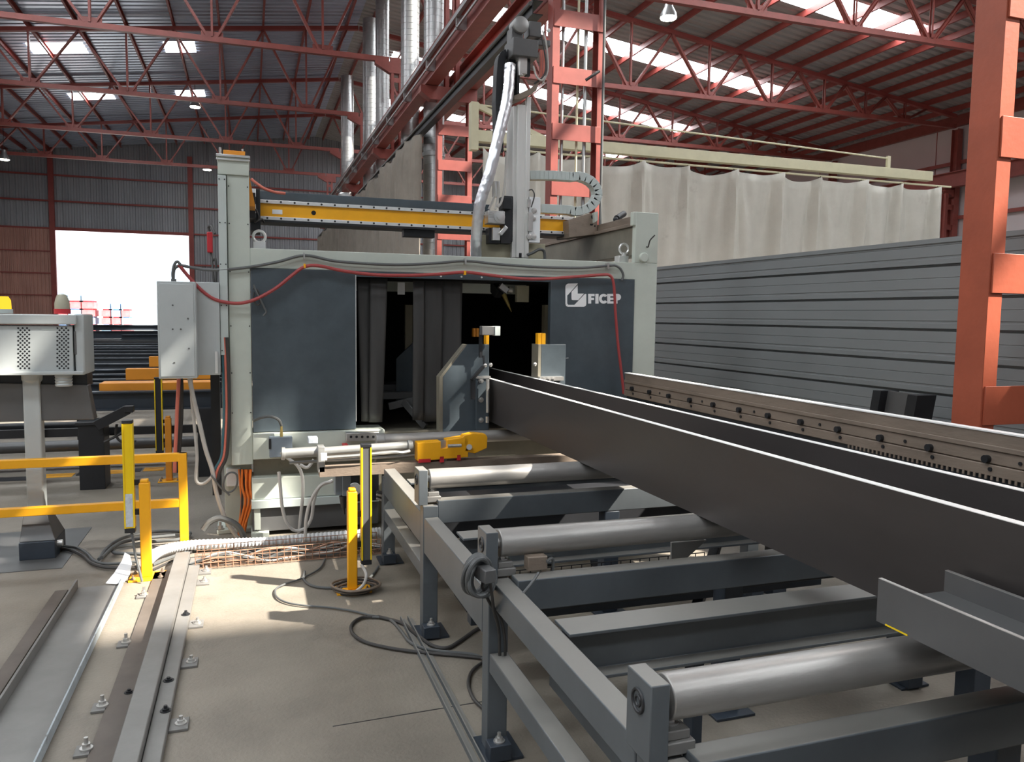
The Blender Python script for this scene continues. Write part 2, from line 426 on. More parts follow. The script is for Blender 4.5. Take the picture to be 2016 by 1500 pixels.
# purlins
OFFS = [0.45, 2.0, 3.55, 5.1, 6.66, 8.23, 9.77, 11.3, 12.6, 13.93, 15.1, 16.26, 17.2, 18.2, 19.15, 20.1, 21.2, 22.4]
for s, nm in ((1,'right'),(-1,'left')):
    for i, o in enumerate(OFFS):
        x = RIDGE + s*o; z = roof_z(x)
        mb = MB(); mb.prof('C', (x,Y0+.2,z+.17), (x,Y1-.3,z+.17), .07, .2, .012)
        single('roof_purlin', mb, M['purlin'], 'red steel purlin along the roof, number %s from the ridge on the %s slope' % (ordn[i] if i < 16 else 'from-the-eave-%d' % (18-i), nm), 'purlin', 'roof purlins of the %s slope' % nm)

# trusses
NODE = [2.0, 5.1, 8.23, 11.3, 13.93, 16.26, 18.2, 20.1]
ROWS = dict(G=3.54, A=10.6, B=17.65, C=24.7, D=31.75, E=38.8, F=45.85)
def make_truss(side, y, label):
    s = 1 if side == 'right' else -1
    t = thing('roof_truss', (RIDGE + s*.1, y, 9.5), label, 'truss', 'lattice trusses of the %s bay' % side)
    X = lambda o: RIDGE + s*o
    end = 22.7
    mb = MB(); mb.bar((X(.02),y,9.5),(X(end),y,9.5),.15,.15); build('bottom_chord', mb, M['red'], t)
    mb = MB(); mb.bar((X(.02),y,roof_z(X(.02))),(X(end),y,roof_z(X(end))),.16,.14); build('top_chord', mb, M['purlin'], t)
    tops = [.45] + [(a+b)/2 for a, b in zip(NODE, NODE[1:])] + [21.2]
    for i, n in enumerate(NODE):
        for k, (dx, tp) in enumerate(((-.12, tops[i]), (.12, tops[i+1]))):
            mb = MB()
            for yy in (-.045, .045): mb.prof('L', (X(n+dx),y+yy,9.55), (X(tp),y+yy,roof_z(X(tp))-.05), .07, .07, .014)
            build('diagonal', mb, M['red'], t)
        mb = MB()
        for yy in (-.045, .045): mb.prof('L', (X(n),y+yy,9.55), (X(n),y+yy,roof_z(X(n))-.05), .06, .06, .014, up=(0,1,0))
        build('post', mb, M['red'], t)
        mb = MB(); mb.box(X(n)-.3,y-.008,9.5,X(n)+.3,y+.008,9.72); build('gusset_plate', mb, M['red'], t)
    return t
for i, r in enumerate('CDEF'): make_truss('left', ROWS[r], 'red lattice roof truss over the left bay, %s from the camera' % ordn[i])
for i, r in enumerate('BCDEF'): make_truss('right', ROWS[r], 'red lattice roof truss over the right bay, %s from the camera' % ordn[i])

# battened columns of the middle row
def make_column(y, m, label, nm):
    t = thing('battened_column', (4.475, y, 0), label, 'column', 'battened columns of the middle row', 'thing')
    for x, k in ((4.125,'CR'),(4.825,'C')):
        mb = MB(); mb.prof(k, (x,y,0), (x,y,6.5), .11, .2, .013, up=(0,1,0)); build('leg', mb, m, t, .003)
    for k in range(-1, 7):
        z = 1.095 + .775*k + .115
        for yy in (-.106,):
            mb = MB(); mb.box(4.085, y+yy-.006, z-.115, 4.865, y+yy+.006, z+.115); build('batten', mb, m, t, .002)
    mb = MB(); mb.prism([(3.68,y-.13,6.66),(3.9,y-.13,6.5),(4.98,y-.13,6.5),(4.98,y-.13,6.8),(3.68,y-.13,6.8)], (0,.26,0)); build('bracket', mb, m, t, .004)
    for x in (4.29, 4.53):
        mb = MB(); mb.prof('I', (x,y,6.8), (x,y,9.1), .09, .16, .012, up=(0,1,0)); build('upper_post', mb, m, t)
    for z in (7.5, 8.2, 8.9):
        mb = MB(); mb.box(4.3, y-.085, z-.07, 4.52, y-.075, z+.07); build('batten', mb, m, t)
    mb = MB(); mb.prism([(3.75,y-.1,9.42),(3.75,y-.1,9.34),(4.2,y-.1,9.1),(4.75,y-.1,9.1),(4.75,y-.1,9.42)], (0,.2,0)); build('haunch', mb, m, t)
    mb = MB(); mb.box(4.0,y-.2,0,4.95,y+.2,.03); build('base_plate', mb, m, t)
    return t
make_column(ROWS['G'], M['orangered'], 'worn orange-red battened column in the foreground, right of the cutting machine', 'G')
for r, lb in (('A','red battened column with pipes, right behind the machine gantry'),('B','second red battened column, left of the silver hose'),
              ('C','red battened column beside the widest spiral ducts'),('D','red battened column beyond the one by the widest ducts'),('E','next to last red battened column of the middle row'),('F','farthest red battened column before the back wall')):
    make_column(ROWS[r], M['red'], lb, r)

# crane girders on the brackets
for x, lb in ((3.93,'red crane girder on the left ends of the column brackets'),(4.83,'red crane girder on the right ends of the column brackets')):
    t = thing('crane_girder', (x, 25, 6.8), lb, 'girder', 'crane girders on the middle column row')
    mb = MB(); mb.prof('I', (x,-2,7.13), (x,48,7.13), .3, .64, .03); build('flanged_beam', mb, M['red'], t)
    mb = MB(); mb.box(x-.03,-2,7.45,x+.03,48,7.52); build('crane_rail', mb, M['black'], t)
    if x < 4.2:
        mb = MB(); mb.box(x-.24,-2,7.2,x-.17,48,7.28); mb.box(x-.22,-2,7.0,x-.19,48,7.04)
        for k in range(18): mb.box(x-.22,1.5+2.6*k,6.98,x-.02,1.56+2.6*k,7.24)
        build('conductor_bar', mb, M['zinc'], t)
t = thing('cable_rail', (4.02, 30, 5.95), 'dark cable rail below the brackets, along the left faces of the columns', 'rail')
mb = MB(); mb.prof('C', (3.95,10.8,6.08), (3.95,47,6.08), .16, .2, .012); build('rail', mb, M['black'], t)
mb = MB(); mb.tube([(3.84,10.8,6.12),(3.84,47,6.12)], .03); build('cable', mb, M['cablegrey'], t)

# spiral ducts
def make_duct(y, x, r, z0, z1, label):
    t = thing('spiral_duct', (x,y,z0), label, 'duct', 'spiral ventilation ducts of the middle row')
    prof = []; z = z0
    while z < z1:
        prof += [(r, z-z0), (r+.006, z-z0+.003), (r+.006, z-z0+.012), (r, z-z0+.015)]; z += .16
    mb = MB(); mb.lathe((x,y,z0), (0,0,1), prof, 28); build('pipe', mb, M['zinc'], t)
    for zz in (5.6, 7.9):
        mb = MB(); mb.lathe((x,y,zz), (0,0,1), [(r+.012,0),(r+.03,.0),(r+.03,.09),(r+.012,.09)], 28); build('collar', mb, M['zinc'], t)
make_duct(22.4, 4.39, .255, .5, 12.6, 'tall spiral duct left of the nearest spiral duct, crossing the haunch of a column')
make_duct(19.35, 4.39, .255, 3.0, 12.6, 'nearest tall spiral duct, above the red crane girders')
make_duct(29.9, 4.39, .29, .5, 12.6, 'tall spiral duct just beyond the widest ones')
make_duct(27.2, 4.39, .23, .5, 12.6, 'dark narrow spiral duct between two wide ones')
make_duct(37.2, 4.39, .29, .5, 12.6, 'farthest tall spiral duct, near the back wall')

# canvas curtains
def curtain(name, a, b, ztop, zbot, hooks, amp, material, label, sag, cat='curtain', group=None, seed=1):
    rnd = random.Random(seed); a, b = Vector(a), Vector(b); d = b - a; L = d.length; d.normalize(); nrm = Vector((-d.y, d.x, 0))
    nx, nz = int(L/.045), 26; mb = MB(); vs = []
    ph = [rnd.uniform(0, 6.28) for _ in range(8)]
    for j in range(nz+1):
        v = j/nz
        for i in range(nx+1):
            u = i/nx; s = u*L
            hk = u*(hooks); fr = hk - math.floor(hk)
            sg = sag*(4*fr*(1-fr))**.8*(.7+.3*math.sin(ph[0]+3*math.floor(hk)))
            fold = math.exp(-((fr if fr < .5 else 1-fr)/(.07+.16*v))**2)
            w = amp*(math.sin(s*2.3+ph[1]+.6*v)*.5 + math.sin(s*5.1+ph[2]-1.6*v)*.5*(.3+.7*v) + .42*math.sin(s*9.7+ph[3]+2.5*v+math.sin(s*1.3))*(.4+.6*v)) - amp*1.0*fold*(1-.4*v)
            dn = fr if fr < .5 else fr - 1
            w += amp*.6*math.sin(8*dn/(.24+.7*v))*math.exp(-1.6*v)*min(1, v*6)*(1-abs(2*dn))
            z = ztop - sg*(1-v)**2 - (ztop-zbot)*v
            p = a + d*s + nrm*w; vs.append((p.x, p.y, z))
    fs = [(j*(nx+1)+i, j*(nx+1)+i+1, (j+1)*(nx+1)+i+1, (j+1)*(nx+1)+i) for j in range(nz) for i in range(nx)]
    mb.add(vs, fs)
    o = single(name, mb, material, label, cat, group)
    md = o.modifiers.new('thick', 'SOLIDIFY'); md.thickness = .006
    return o
curtain('canvas_curtain', (4.05,14.02,0), (14.85,14.02,0), 4.74, .02, 10, .16, M['canvas'], 'pale canvas welding curtain hanging from a cream boom, above the ribbed partition', .13, seed=3)
curtain('canvas_curtain', (3.70,18.6,0), (3.70,45.2,0), 5.98, .02, 30, .14, M['canvasdark'], 'brown canvas curtain hanging along the middle columns behind the yellow gantry', .18, seed=5)
t = thing('curtain_boom', (4, 14, 4.75), 'long cream boom with tie rod carrying the pale canvas curtain', 'boom')
mb = MB(); mb.box(3.95,13.93,4.86,14.62,14.1,5.06); build('box_beam', mb, M['cream'], t, .004)
mb = MB(); mb.tube([(3.95,14.02,4.77),(15.25,14.02,4.77)], .022); build('curtain_rod', mb, M['cream'], t)
mb = MB(); mb.box(3.85,13.92,4.7,3.99,14.1,5.55); build('mast', mb, M['cream'], t, .004)
mb = MB(); mb.bar((3.98,14,5.5),(5.35,14,5.0),.08,.09); build('brace', mb, M['cream'], t)
mb = MB(); mb.tube([(3.95,14,5.52),(13.4,14,5.27)], .018); build('tie_rod', mb, M['cream'], t)
mb = MB(); mb.box(13.36,13.97,5.04,13.44,14.03,5.32); build('rod_anchor', mb, M['cream'], t)
for k in range(11):
    mb = MB(); x = 4.06+k*1.078; mb.torus((x,14.02,4.74),(1,0,0),.03,.006,14,6); build('hook_ring', mb, M['black'], t)

# ribbed grey partition right of the machine
def part_x(y): return 5.09 - (y-4.57)*.0393
pl = [(0.0,.25)]
for k in range(9):
    z = .134 + .25*k
    pl += [(0.0,z-.010),(.04,z-.006),(.04,z+.009),(0.0,z+.013),(0.0,z+.052),(.006,z+.056),(.006,z+.070),(0.0,z+.074),(0.0,z+.150),(.004,z+.152),(.004,z+.157),(0.0,z+.159)]
pl = sorted([p for p in pl if p[1] > .2], key=lambda p: p[1]) + [(0.0,2.30),(-.012,2.31),(-.012,2.345),(.05,2.345)]
mb = MB(); n = len(pl); vs = []
for y in (.3, 8.95): vs += [(part_x(y)+x, y, z) for x, z in pl] 
mb.add(vs, [(i, i+1, n+i+1, n+i) for i in range(n-1)])
mb.add([(part_x(.3)+.05,.3,.25),(part_x(8.95)+.05,8.95,.25),(part_x(8.95)+.05,8.95,2.345),(part_x(.3)+.05,.3,2.345)], [(0,1,2,3)])
mb.add([(part_x(8.95)-.003,8.95,.25),(part_x(8.95)+.05,8.95,.25),(part_x(8.95)+.05,8.95,2.345),(part_x(8.95)-.003,8.95,2.345)], [(0,1,2,3)])
t = thing('ribbed_partition', (part_x(4.6), 4.6, 0), 'tall grey partition of horizontally ribbed sheet behind the orange-red column', 'partition')
build('ribbed_sheet', mb, M['panel'], t, smooth=False)
mb = MB(); mb.ext([(-.006,0),(.056,0),(.056,.27),(-.006,.27)], (part_x(.3),.3,0), (part_x(8.95),8.95,0), (1,0,0), (0,0,1)); build('plinth', mb, M['black'], t)
# dark H post leaning in front of the partition
t = thing('steel_post', (4.72, 4.7, 0), 'dark steel H post leaning against the ribbed partition behind the brown rail', 'post')
def lean(y, z): return y + .16*(1.16-z)
for ya, yb, m, nm, x0, x1 in ((4.78,4.86,'black','flange',4.62,4.80),(4.52,4.785,'millgrey','web',4.69,4.72),(4.43,4.52,'black','flange',4.62,4.80)):
    mb = MB(); mb.prism([(x0,lean(ya,0),0),(x0,lean(yb,0),0),(x0,lean(yb,1.16),1.16),(x0,lean(ya,1.16),1.16)], (x1-x0,0,0)); build(nm, mb, M[m], t)
for z0, z1, lb in ((1.36,1.42,'upper dark steel bar on the partition, right of the orange-red column'),(1.08,1.17,'lower dark steel bar on the partition, right of the orange-red column')):
    mb = MB(); mb.box(4.97,1.0,z0,5.115,3.36,z1); single('steel_bar', mb, M['black'], lb, 'bar', 'steel bars on the partition', .003)

# high bay lamps
def lamp(x, y, z, label):
    t = thing('high_bay_lamp', (x,y,z), label, 'lamp', 'high bay lamps under the roof')
    mb = MB(); mb.lathe((x,y,z), (0,0,1), [(.24,0),(.22,.12),(.12,.3),(.10,.46),(.03,.5)], 24); build('shade', mb, M['zinc'], t)
    mb = MB(); mb.lathe((x,y,z-.03), (0,0,1), [(.21,0),(.23,.028)], 24); build('bulb', mb, M['lamp'], t)
    mb = MB(); mb.cyl((x,y,z+.48),(x,y,roof_z(x)+.33),.012,8); build('suspension_rod', mb, M['black'], t)
lamp(11.2, 20.0, 10.05, 'lit high bay lamp under the right roof, above the pale curtain')
lamp(-2.25, 40.0, 11.2, 'lit high bay lamp under the left roof, close to the skylights')
lamp(-11.4, 45.4, 9.1, 'lit high bay lamp at the left edge, under the left roof')
lamp(-2.2, 49.5, 9.95, 'lit high bay lamp just left of the machine column top')

# side crane runway and wall columns on the right
for i, r in enumerate('CDE'):
    y = ROWS[r]; t = thing('wall_column', (27.0,y,0), 'red steel column along the pale right wall, %s from the camera' % ordn[i], 'column', 'columns of the right wall', 'thing')
    mb = MB(); mb.prof('I', (27.05,y,0), (27.05,y,9.4), .26, .3, .02, up=(0,1,0)); build('shaft', mb, M['red'], t)
    mb = MB(); mb.prism([(26.45,y-.12,6.95),(26.92,y-.12,6.7),(26.92,y-.12,7.0),(26.45,y-.12,7.0)], (0,.24,0)); build('bracket', mb, M['red'], t)
    mb = MB(); mb.prof('I', (26.6,y,0), (26.6,y,6.85), .14, .2, .015, up=(0,1,0)); build('crane_leg', mb, M['red'], t)
    for k in range(8):
        mb = MB(); mb.box(26.6,y-.09,.6+k*.8,27.0,y-.08,.8+k*.8); build('batten', mb, M['red'], t)
t = thing('side_crane_girder', (26.55,25,7), 'red crane girder along the pale right wall', 'girder')
mb = MB(); mb.prof('I', (26.5,12,7.31), (26.5,50,7.31), .28, .6, .03); build('flanged_beam', mb, M['red'], t)
for i, z in enumerate((8.1, 5.9, 4.2)):
    mb = MB(); mb.bar((27.18,12,z),(27.18,50,z),.12,.14); single('wall_girt', mb, M['red'], '%s red girt on the pale right wall' % ('highest','middle','lowest')[i], 'girt', 'girts of the right wall')

# ================================================================ the cutting machine
MF = 6.16
mc = thing('cutting_machine', (1.6, 7.3, 0), 'large grey-green portal cutting machine with slate panels and yellow gantry', 'machine')
def part(name, mb, m, bevel=0.0, parent=None, label=None):
    o = build(name, mb, m, parent or mc, bevel)
    if label: o['label'] = label
    return o
# left column
mb = MB(); mb.box(-.142,MF,.553,.012,6.62,2.70); mb.box(-.2,6.2,.553,-.142,6.62,2.70); col = part('portal_column', mb, M['pale'], .004)
mb = MB(); mb.box(-.203,6.145,2.70,.013,6.64,2.825); part('column_cap', mb, M['pale'], .004)
mb = MB(); mb.box(-.212,6.13,2.825,.022,6.66,2.842); mb.box(-.212,6.13,2.80,.022,6.14,2.812); part('cap_plate', mb, M['chrome'], .002)
mb = MB(); mb.box(-.165,6.2,2.842,-.012,6.6,2.885); part('lifting_block', mb, M['orange'], .003, label='orange block on top of the column')
mb = MB(); mb.cyl((-.185,6.2,2.842),(-.185,6.2,2.9),.01); mb.cyl((-.03,6.25,2.885),(-.03,6.25,2.91),.008); part('cap_bolt', mb, M['steel'])
mb = MB(); mb.box(-.203,6.12,1.385,-.147,MF+.05,2.69); part('cable_duct', mb, M['duct'], .003)
for z in (1.42,1.75,2.05,2.35,2.66):
    for x in (-.193,-.157):
        mb = MB(); mb.cyl((x,6.12,z),(x,6.116,z),.005,8); part('screw', mb, M['black'])
for z in (.95,1.25,1.6,2.0,2.35,2.62):
    for x in (-.13,0.0):
        mb = MB(); mb.cyl((x,MF,z),(x,MF-.004,z),.005,8); part('screw', mb, M['black'])
mb = MB(); mb.prism([(.012,6.3,2.74),(.012,6.3,2.5),(.055,6.3,2.5)], (0,.25,0)); part('column_gusset', mb, M['orange'], .002, label='orange gusset beside the column')
mb = MB(); mb.box(.02,6.9,2.38,.10,7.3,2.72); mb.box(.012,6.62,2.45,.06,7.0,2.65); part('end_carriage', mb, M['black'], .004)
mb = MB(); mb.pb((496,371),(504,387),6.85,.03); mb.pb((496,401),(504,419),6.85,.03); part('limit_switch', mb, M['white'], .003)
mb = MB(); mb.tube([P(504,412,Y=6.84),P(509,428,Y=6.8),P(502,437,Y=6.84),P(515,431,Y=6.9),P(520,438,Y=7)], .008); part('switch_cable', mb, M['cableblack'])
mb = MB(); mb.box(-.2,6.36,.02,.0,6.62,.553); mb.box(-.26,6.28,0,.03,6.66,.03); part('column_foot', mb, M['pale'], .004)
mb = MB(); mb.bolt((-.235,6.31,.03),(0,0,1),.02,.03); mb.bolt((-.12,6.31,.03),(0,0,1),.016,.02); part('anchor_bolt', mb, M['steel'])
mb = MB(); mb.box(-.29,6.4,.28,-.225,6.5,1.25); part('black_upright', mb, M['black'])
mb = MB(); mb.box(-.185,6.31,.36,-.08,6.36,.50); part('connector_box', mb, M['white'], .006, label='white connector box on the column foot')
# header, right column
mb = MB(); mb.box(.012,MF,2.032,3.2,6.6,2.178); part('header_beam', mb, M['pale'], .004)
mb = MB(); mb.box(3.19,MF,0,3.41,6.62,2.178); mb.box(3.19,MF,2.178,3.41,6.225,2.615); mb.box(3.165,MF+.002,2.50,3.2,6.22,2.615); part('portal_column', mb, M['pale'], .005)
mb = MB(); q = P(1266,507,Y=MF); mb.lathe(q, (0,-1,0), [(.042,0),(.042,.022),(.036,.03)], 28); part('round_boss', mb, M['pale'])
mb = MB(); q = P(1273,486,Y=MF); mb.tube([q, q+V(0,-.03,0), P(1280,473,Y=6.08), P(1289,463,Y=6.07)], .006); part('cable_stub', mb, M['cableblack'])
for px, py, b0, b1 in ((510.5,466,(498,475),(523,490.5)),(1228.5,490,(1219,503),(1237.5,517))):
    mb = MB(); p = P(*b0,Y=6.3); q = P(*b1,Y=6.3); mb.box(p.x,6.3,2.178,q.x,6.3+(q.x-p.x),p.z)
    c = P(px,py,Y=6.35); mb.torus(c, (0,1,.0), .044, .011, 28, 10); mb.cyl((c.x,6.35,p.z),(c.x,6.35,c.z-.034),.02,16)
    part('lifting_eye', mb, M['bright'], .003)
# slate panels, lintel
mb = MB(); mb.box(.016,MF-.012,.80,.782,MF+.05,2.03); part('guard_panel', mb, M['slate'], .003)
mb = MB(); mb.box(.782,MF-.013,.86,.788,MF+.05,2.0); part('panel_edge', mb, M['bright'])
rp = None
mb = MB(); mb.box(2.405,MF-.012,.70,3.188,MF+.05,2.03); rp = part('guard_panel', mb, M['slate'], .003)
mb = MB(); mb.box(.788,MF-.004,1.99,2.405,MF+.06,2.032); lint = part('lintel', mb, M['slate'])
mb = MB(); 
for k in range(9): mb.cyl((.95+k*.17,MF-.004,2.011),(.95+k*.17,MF-.012,2.011),.008,8)
part('lintel_screw', mb, M['bright'], parent=lint)
# lettering on the right panel (crop-of-photo units -> panel plane)
def logo(poly, d=.0016):
    ps = []
    for x, y in poly:
        q = P(1080 + x*180/2016, 540 + y*100/1120, Y=MF-.0125); ps.append((q.x, MF-.0125, q.z))
    return ps
mb = MB()
for poly in ([(370,270),(385,230),(430,205),(640,200),(640,212),(410,470),(410,640),(430,672),(570,672),(800,432),(830,432),(830,660),(815,700),(775,715),(430,715),(385,700),(370,650)],
             [(640,240),(640,425),(780,425),(650,570),(540,570),(512,560),(505,530),(505,388)]):
    mb.prism(logo(poly), (0,-.002,0))
part('maker_emblem', mb, M['white'], parent=rp, label='white emblem of an angled L in a rounded square')
mb = MB()
def arc(cx, cy, rx, ry, a0, a1, n=14): return [(cx+rx*math.cos(math.radians(a0+(a1-a0)*i/n)), cy+ry*math.sin(math.radians(a0+(a1-a0)*i/n))) for i in range(n+1)]
for poly in ([(872,430),(1012,430),(1012,482),(938,482),(938,516),(1000,516),(1000,566),(938,566),(938,645),(872,645)],
             [(1030,430),(1100,430),(1100,645),(1030,645)],
             arc(1212,538,102,108,-38,-322,24) + arc(1212,538,42,50,-318,-42,18),
             [(1292,430),(1440,430),(1440,482),(1358,482),(1358,514),(1430,514),(1430,562),(1358,562),(1358,595),(1440,595),(1440,645),(1292,645)],
             [(1452,430)] + arc(1525,502,70,72,-90,90) + [(1518,574),(1518,645),(1452,645)]):
    mb.prism(logo(poly), (0,-.002,0))
part('maker_lettering', mb, M['white'], parent=rp, label='white bold capital lettering')
mb = MB(); c = [P(x,y,Y=MF-.016) for x, y in ((1103,697),(1103,713),(1107,713),(1111,709),(1112,704),(1109,699),(1103,697))]
mb.tube(c, .0018, 6, 3); mb.tube([P(1114,705,Y=MF-.016),P(1119,704.5,Y=MF-.016)], .0018, 6); part('chalk_mark', mb, M['white'], parent=rp)
# hood: dark tunnel behind the opening
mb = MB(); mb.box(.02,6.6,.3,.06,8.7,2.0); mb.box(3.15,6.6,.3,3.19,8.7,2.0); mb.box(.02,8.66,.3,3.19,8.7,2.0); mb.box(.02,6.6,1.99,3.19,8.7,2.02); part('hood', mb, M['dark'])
mb = MB(); mb.box(.06,6.3,.0,3.15,8.66,.70); mb.box(.8,6.2,.70,2.4,6.4,.76); part('bed', mb, M['brownpale'], .004)
mb = MB(); mb.box(.8,6.75,1.90,2.4,6.85,1.985); part('tunnel_crossbar', mb, M['pale'])
mb = MB(); mb.pb((783,556),(797,580),6.4,.01); part('hanging_tag', mb, M['white'])
mb = MB(); mb.pb((1018,562),(1041,595),6.55,.05); part('tunnel_plate', mb, M['ply'])
mb = MB(); mb.pb((798,600),(812,690),7.2,.06); part('tunnel_post', mb, M['ply'])
mb = MB(); mb.pb((1073,600),(1079,745),6.8,.08); part('tunnel_post', mb, M['ply'])
mb = MB(); mb.pb((748,757),(850,768),7.0,.3); mb.pb((748,773),(850,784),6.8,.15); part('tunnel_beam', mb, M['millgrey'], .003)
mb = MB(); mb.bar(P(795,790,Y=6.5),P(838,840,Y=6.3),.03,.06); mb.bar(P(765,800,Y=6.6),P(830,785,Y=6.6),.04,.06); part('tunnel_arm', mb, M['millgrey'], .003)
# rubber strips of the inlet
def strip(x0, x1, y0, y1, xb0, xb1, Y, m, seed):
    rnd = random.Random(seed); mb = MB(); vs = []; nx, nz = 8, 14
    for j in range(nz+1):
        v = j/nz
        a = P(x0+(xb0-x0)*v, y0+(y1-y0)*v, Y=Y); b = P(x1+(xb1-x1)*v, y0+(y1-y0)*v, Y=Y)
        for i in range(nx+1):
            u = i/nx; vs.append((a.x+(b.x-a.x)*u, Y - .022*math.sin(math.pi*u)*(.2+.8*v) + .008*math.sin(5*v+seed), a.z))
    mb.add(vs, [(j*(nx+1)+i, j*(nx+1)+i+1, (j+1)*(nx+1)+i+1, (j+1)*(nx+1)+i) for j in range(nz) for i in range(nx)])
    o = part('rubber_strip', mb, m); md = o.modifiers.new('thick','SOLIDIFY'); md.thickness = .006
strip(702,734,547,829,712,727,6.26,M['rubber'],1); strip(729,763,547,831,726.5,752,6.23,M['rubber'],2)
strip(813,835,553,827,813,833,6.23,M['rubber'],3); strip(833,872,553,830,831,868,6.27,M['rubber'],4); strip(868,910,553,800,866,906,6.30,M['rubber'],6)
# infeed clamp plates
def plate(poly, Y, dep, m, name='clamp_plate', bevel=.002):
    mb = MB(); mb.prism([P(x,y,Y=Y) for x, y in poly], (0,dep,0)); return part(name, mb, m, bevel)
pl1 = plate([(872,742),(920,678),(963,678),(963,850),(872,850)], 5.72, .014, M['slate'])
plate([(865,742),(916,678),(920,678),(872,742),(872,850),(865,850)], 5.722, .10, M['brownpale'], 'plate_rim')
plate([(780,706),(815,673),(826,673),(826,792),(780,792)], 6.9, .02, M['slate'])
mb = MB(); mb.pb((1066,678),(1112,790),5.75,.03); pl2 = part('clamp_plate', mb, M['slate'], .002)
mb = MB(); mb.pb((1060,678),(1066,790),5.752,.15); part('plate_rim', mb, M['brownpale'])
mb = MB(); mb.pb((1064,742),(1110,749),5.70,.05); mb.pb((938,741),(966,745),5.66,.06); part('clamp_ledge', mb, M['steel'])
mb = MB(); mb.pb((957,657),(963,678),5.75,.06); part('yellow_finger', mb, M['yellow'], .002)
mb = MB(); mb.pb((1059.5,656),(1066,678),5.8,.06); mb.pb((1067,656),(1074,678),5.8,.06); part('yellow_finger', mb, M['yellow'], .002)
mb = MB(); mb.pb((932,646),(936.5,663),6.6,.05); mb.pb((938,646),(943,663),6.6,.05); part('yellow_finger', mb, M['orange'], .002)
mb = MB(); mb.pb((949,642),(976,660),5.6,.07); a = part('sensor_head', mb, M['millgrey'], .004)
mb = MB(); mb.pb((974.5,642),(985,661),5.595,.075); part('sensor_lens', mb, M['duct'], .003, parent=a)
mb = MB(); mb.pb((945,655),(950,704),5.66,.03); mb.bar(P(952,700,Y=5.66),P(953,722,Y=5.66),.012,.012); mb.bar(P(951,722,Y=5.66),P(928,748,Y=5.6),.02,.022); mb.pb((927,748),(936,786),5.6,.02); part('sensor_arm', mb, M['black'])
mb = MB()
for x, y in ((955,719),(966,718),(1053,717)): mb.sphere(P(x,y,Y=5.66), .016)
part('rod_joint', mb, M['steel'])
mb = MB(); mb.pb((939,745),(962,846),5.67,.05); br = part('clamp_bracket', mb, M['slate'], .003)
mb = MB()
for y in (749,787,827): q = P(947,y,Y=5.67); mb.bolt(q, (0,-1,0), .014, .01)
part('bracket_bolt', mb, M['steel'], parent=br)
mb = MB()
for x in (1071,1080,1089): q = P(x,746,Y=5.7); mb.bolt(q, (0,-1,0), .010, .01)
part('clamp_bolt', mb, M['steel'])
mb = MB(); a = P(960,747,Y=5.62); b = P(960,812,Y=5.62); mb.cyl(a, b, .013); mb.cyl(P(959.5,820,Y=5.62),P(959.5,832,Y=5.62),.014); part('guide_roller', mb, M['chrome'])
# torch inside
mb = MB(); mb.bar(P(966,556,Y=6.8),P(984,580,Y=6.7),.08,.08); tor = part('torch_arm', mb, M['black'], .004)
mb = MB(); mb.bar(P(984,562,Y=6.6),P(998,573,Y=6.6),.05,.05); mb.cyl(P(1000,570,Y=6.6),P(1008,572,Y=6.6),.03); part('torch_joint', mb, M['steel'], parent=tor)
mb = MB(); mb.cyl(P(992,580,Y=6.6),P(1002,603,Y=6.55),.022,16,.012); mb.cyl(P(1002,603,Y=6.55),P(1007,614,Y=6.52),.010,12,.003); part('torch_nozzle', mb, M['brass'], parent=tor)
# base below the left panel
mb = MB(); mb.box(.012,6.1,.60,1.0,6.4,.795); mb.box(.0,6.13,.285,.955,6.4,.452); part('base_block', mb, M['pale'], .005)
mb = MB(); mb.box(.012,6.24,.452,.955,6.4,.60); part('base_recess', mb, M['brownpale'])
mb = MB(); mb.box(-.005,6.1,.222,.955,6.4,.283); part('base_flange', mb, M['duct'], .003)
mb = MB(); mb.box(.0,6.14,.035,.955,6.4,.222); part('base_trough', mb, M['millgrey'], .003)
mb = MB(); mb.pb((500,1000),(513,1043),6.12,.05); mb.box(-.01,6.08,0,.12,6.3,.04); part('base_foot', mb, M['pale'], .003)
mb = MB(); mb.pb((530,862),(576,899),6.02,.09); sb = part('terminal_box', mb, M['bluegrey'], .004)
mb = MB(); mb.pb((529,864),(534,884),6.015,.02); part('box_slit', mb, M['black'], parent=sb)
mb = MB(); q0 = P(554,861,Y=6.06); mb.cyl(q0, P(554,836,Y=6.06), .012, 14, .008); part('cable_gland', mb, M['brass'], parent=sb)
mb = MB(); mb.tube([P(554,838,Y=6.06),P(548,826,Y=6.04),P(532,820,Y=6.03),P(515,822,Y=6.04),P(500,828,Y=6.12)], .011); part('gland_cable', mb, M['cablegrey'])
# positioning cylinder, roll, steel rail, yellow arm
mb = MB(); mb.pb((682,853),(746,867),6.0,.1); gb = part('guide_block', mb, M['steel'], .003)
mb = MB()
for k in range(5): q = P(691+k*11,860,Y=6.0); mb.cyl(q, q+V(0,-.003,0), .010, 12)
part('block_hole', mb, M['black'], parent=gb)
mb = MB(); mb.pb((607,862),(626,873),5.9,.1); part('hose_clamp', mb, M['sticker'], .004)
mb = MB(); mb.pb((676,876),(686,883),5.95,.1); part('red_lug', mb, M['redsignal'], .003)
Yc = 5.3
mb = MB(); a = P(748,859,Y=5.62); mb.cyl((a.x,5.62,.79),(2.88,5.62,.79),.045,36); part('infeed_roller', mb, M['roller'], .003)
mb = MB(); mb.cyl((a.x-.03,5.62,.79),(a.x+.03,5.62,.79),.049,30); part('roller_cap', mb, M['steel'], .002)
mb = MB(); mb.cyl(P(558,893,Y=Yc),P(634,888,Y=Yc),.034,24); mb.cyl(P(634,889,Y=Yc),P(804,877,Y=Yc),.030,24); cy = part('air_cylinder', mb, M['dullalu'])
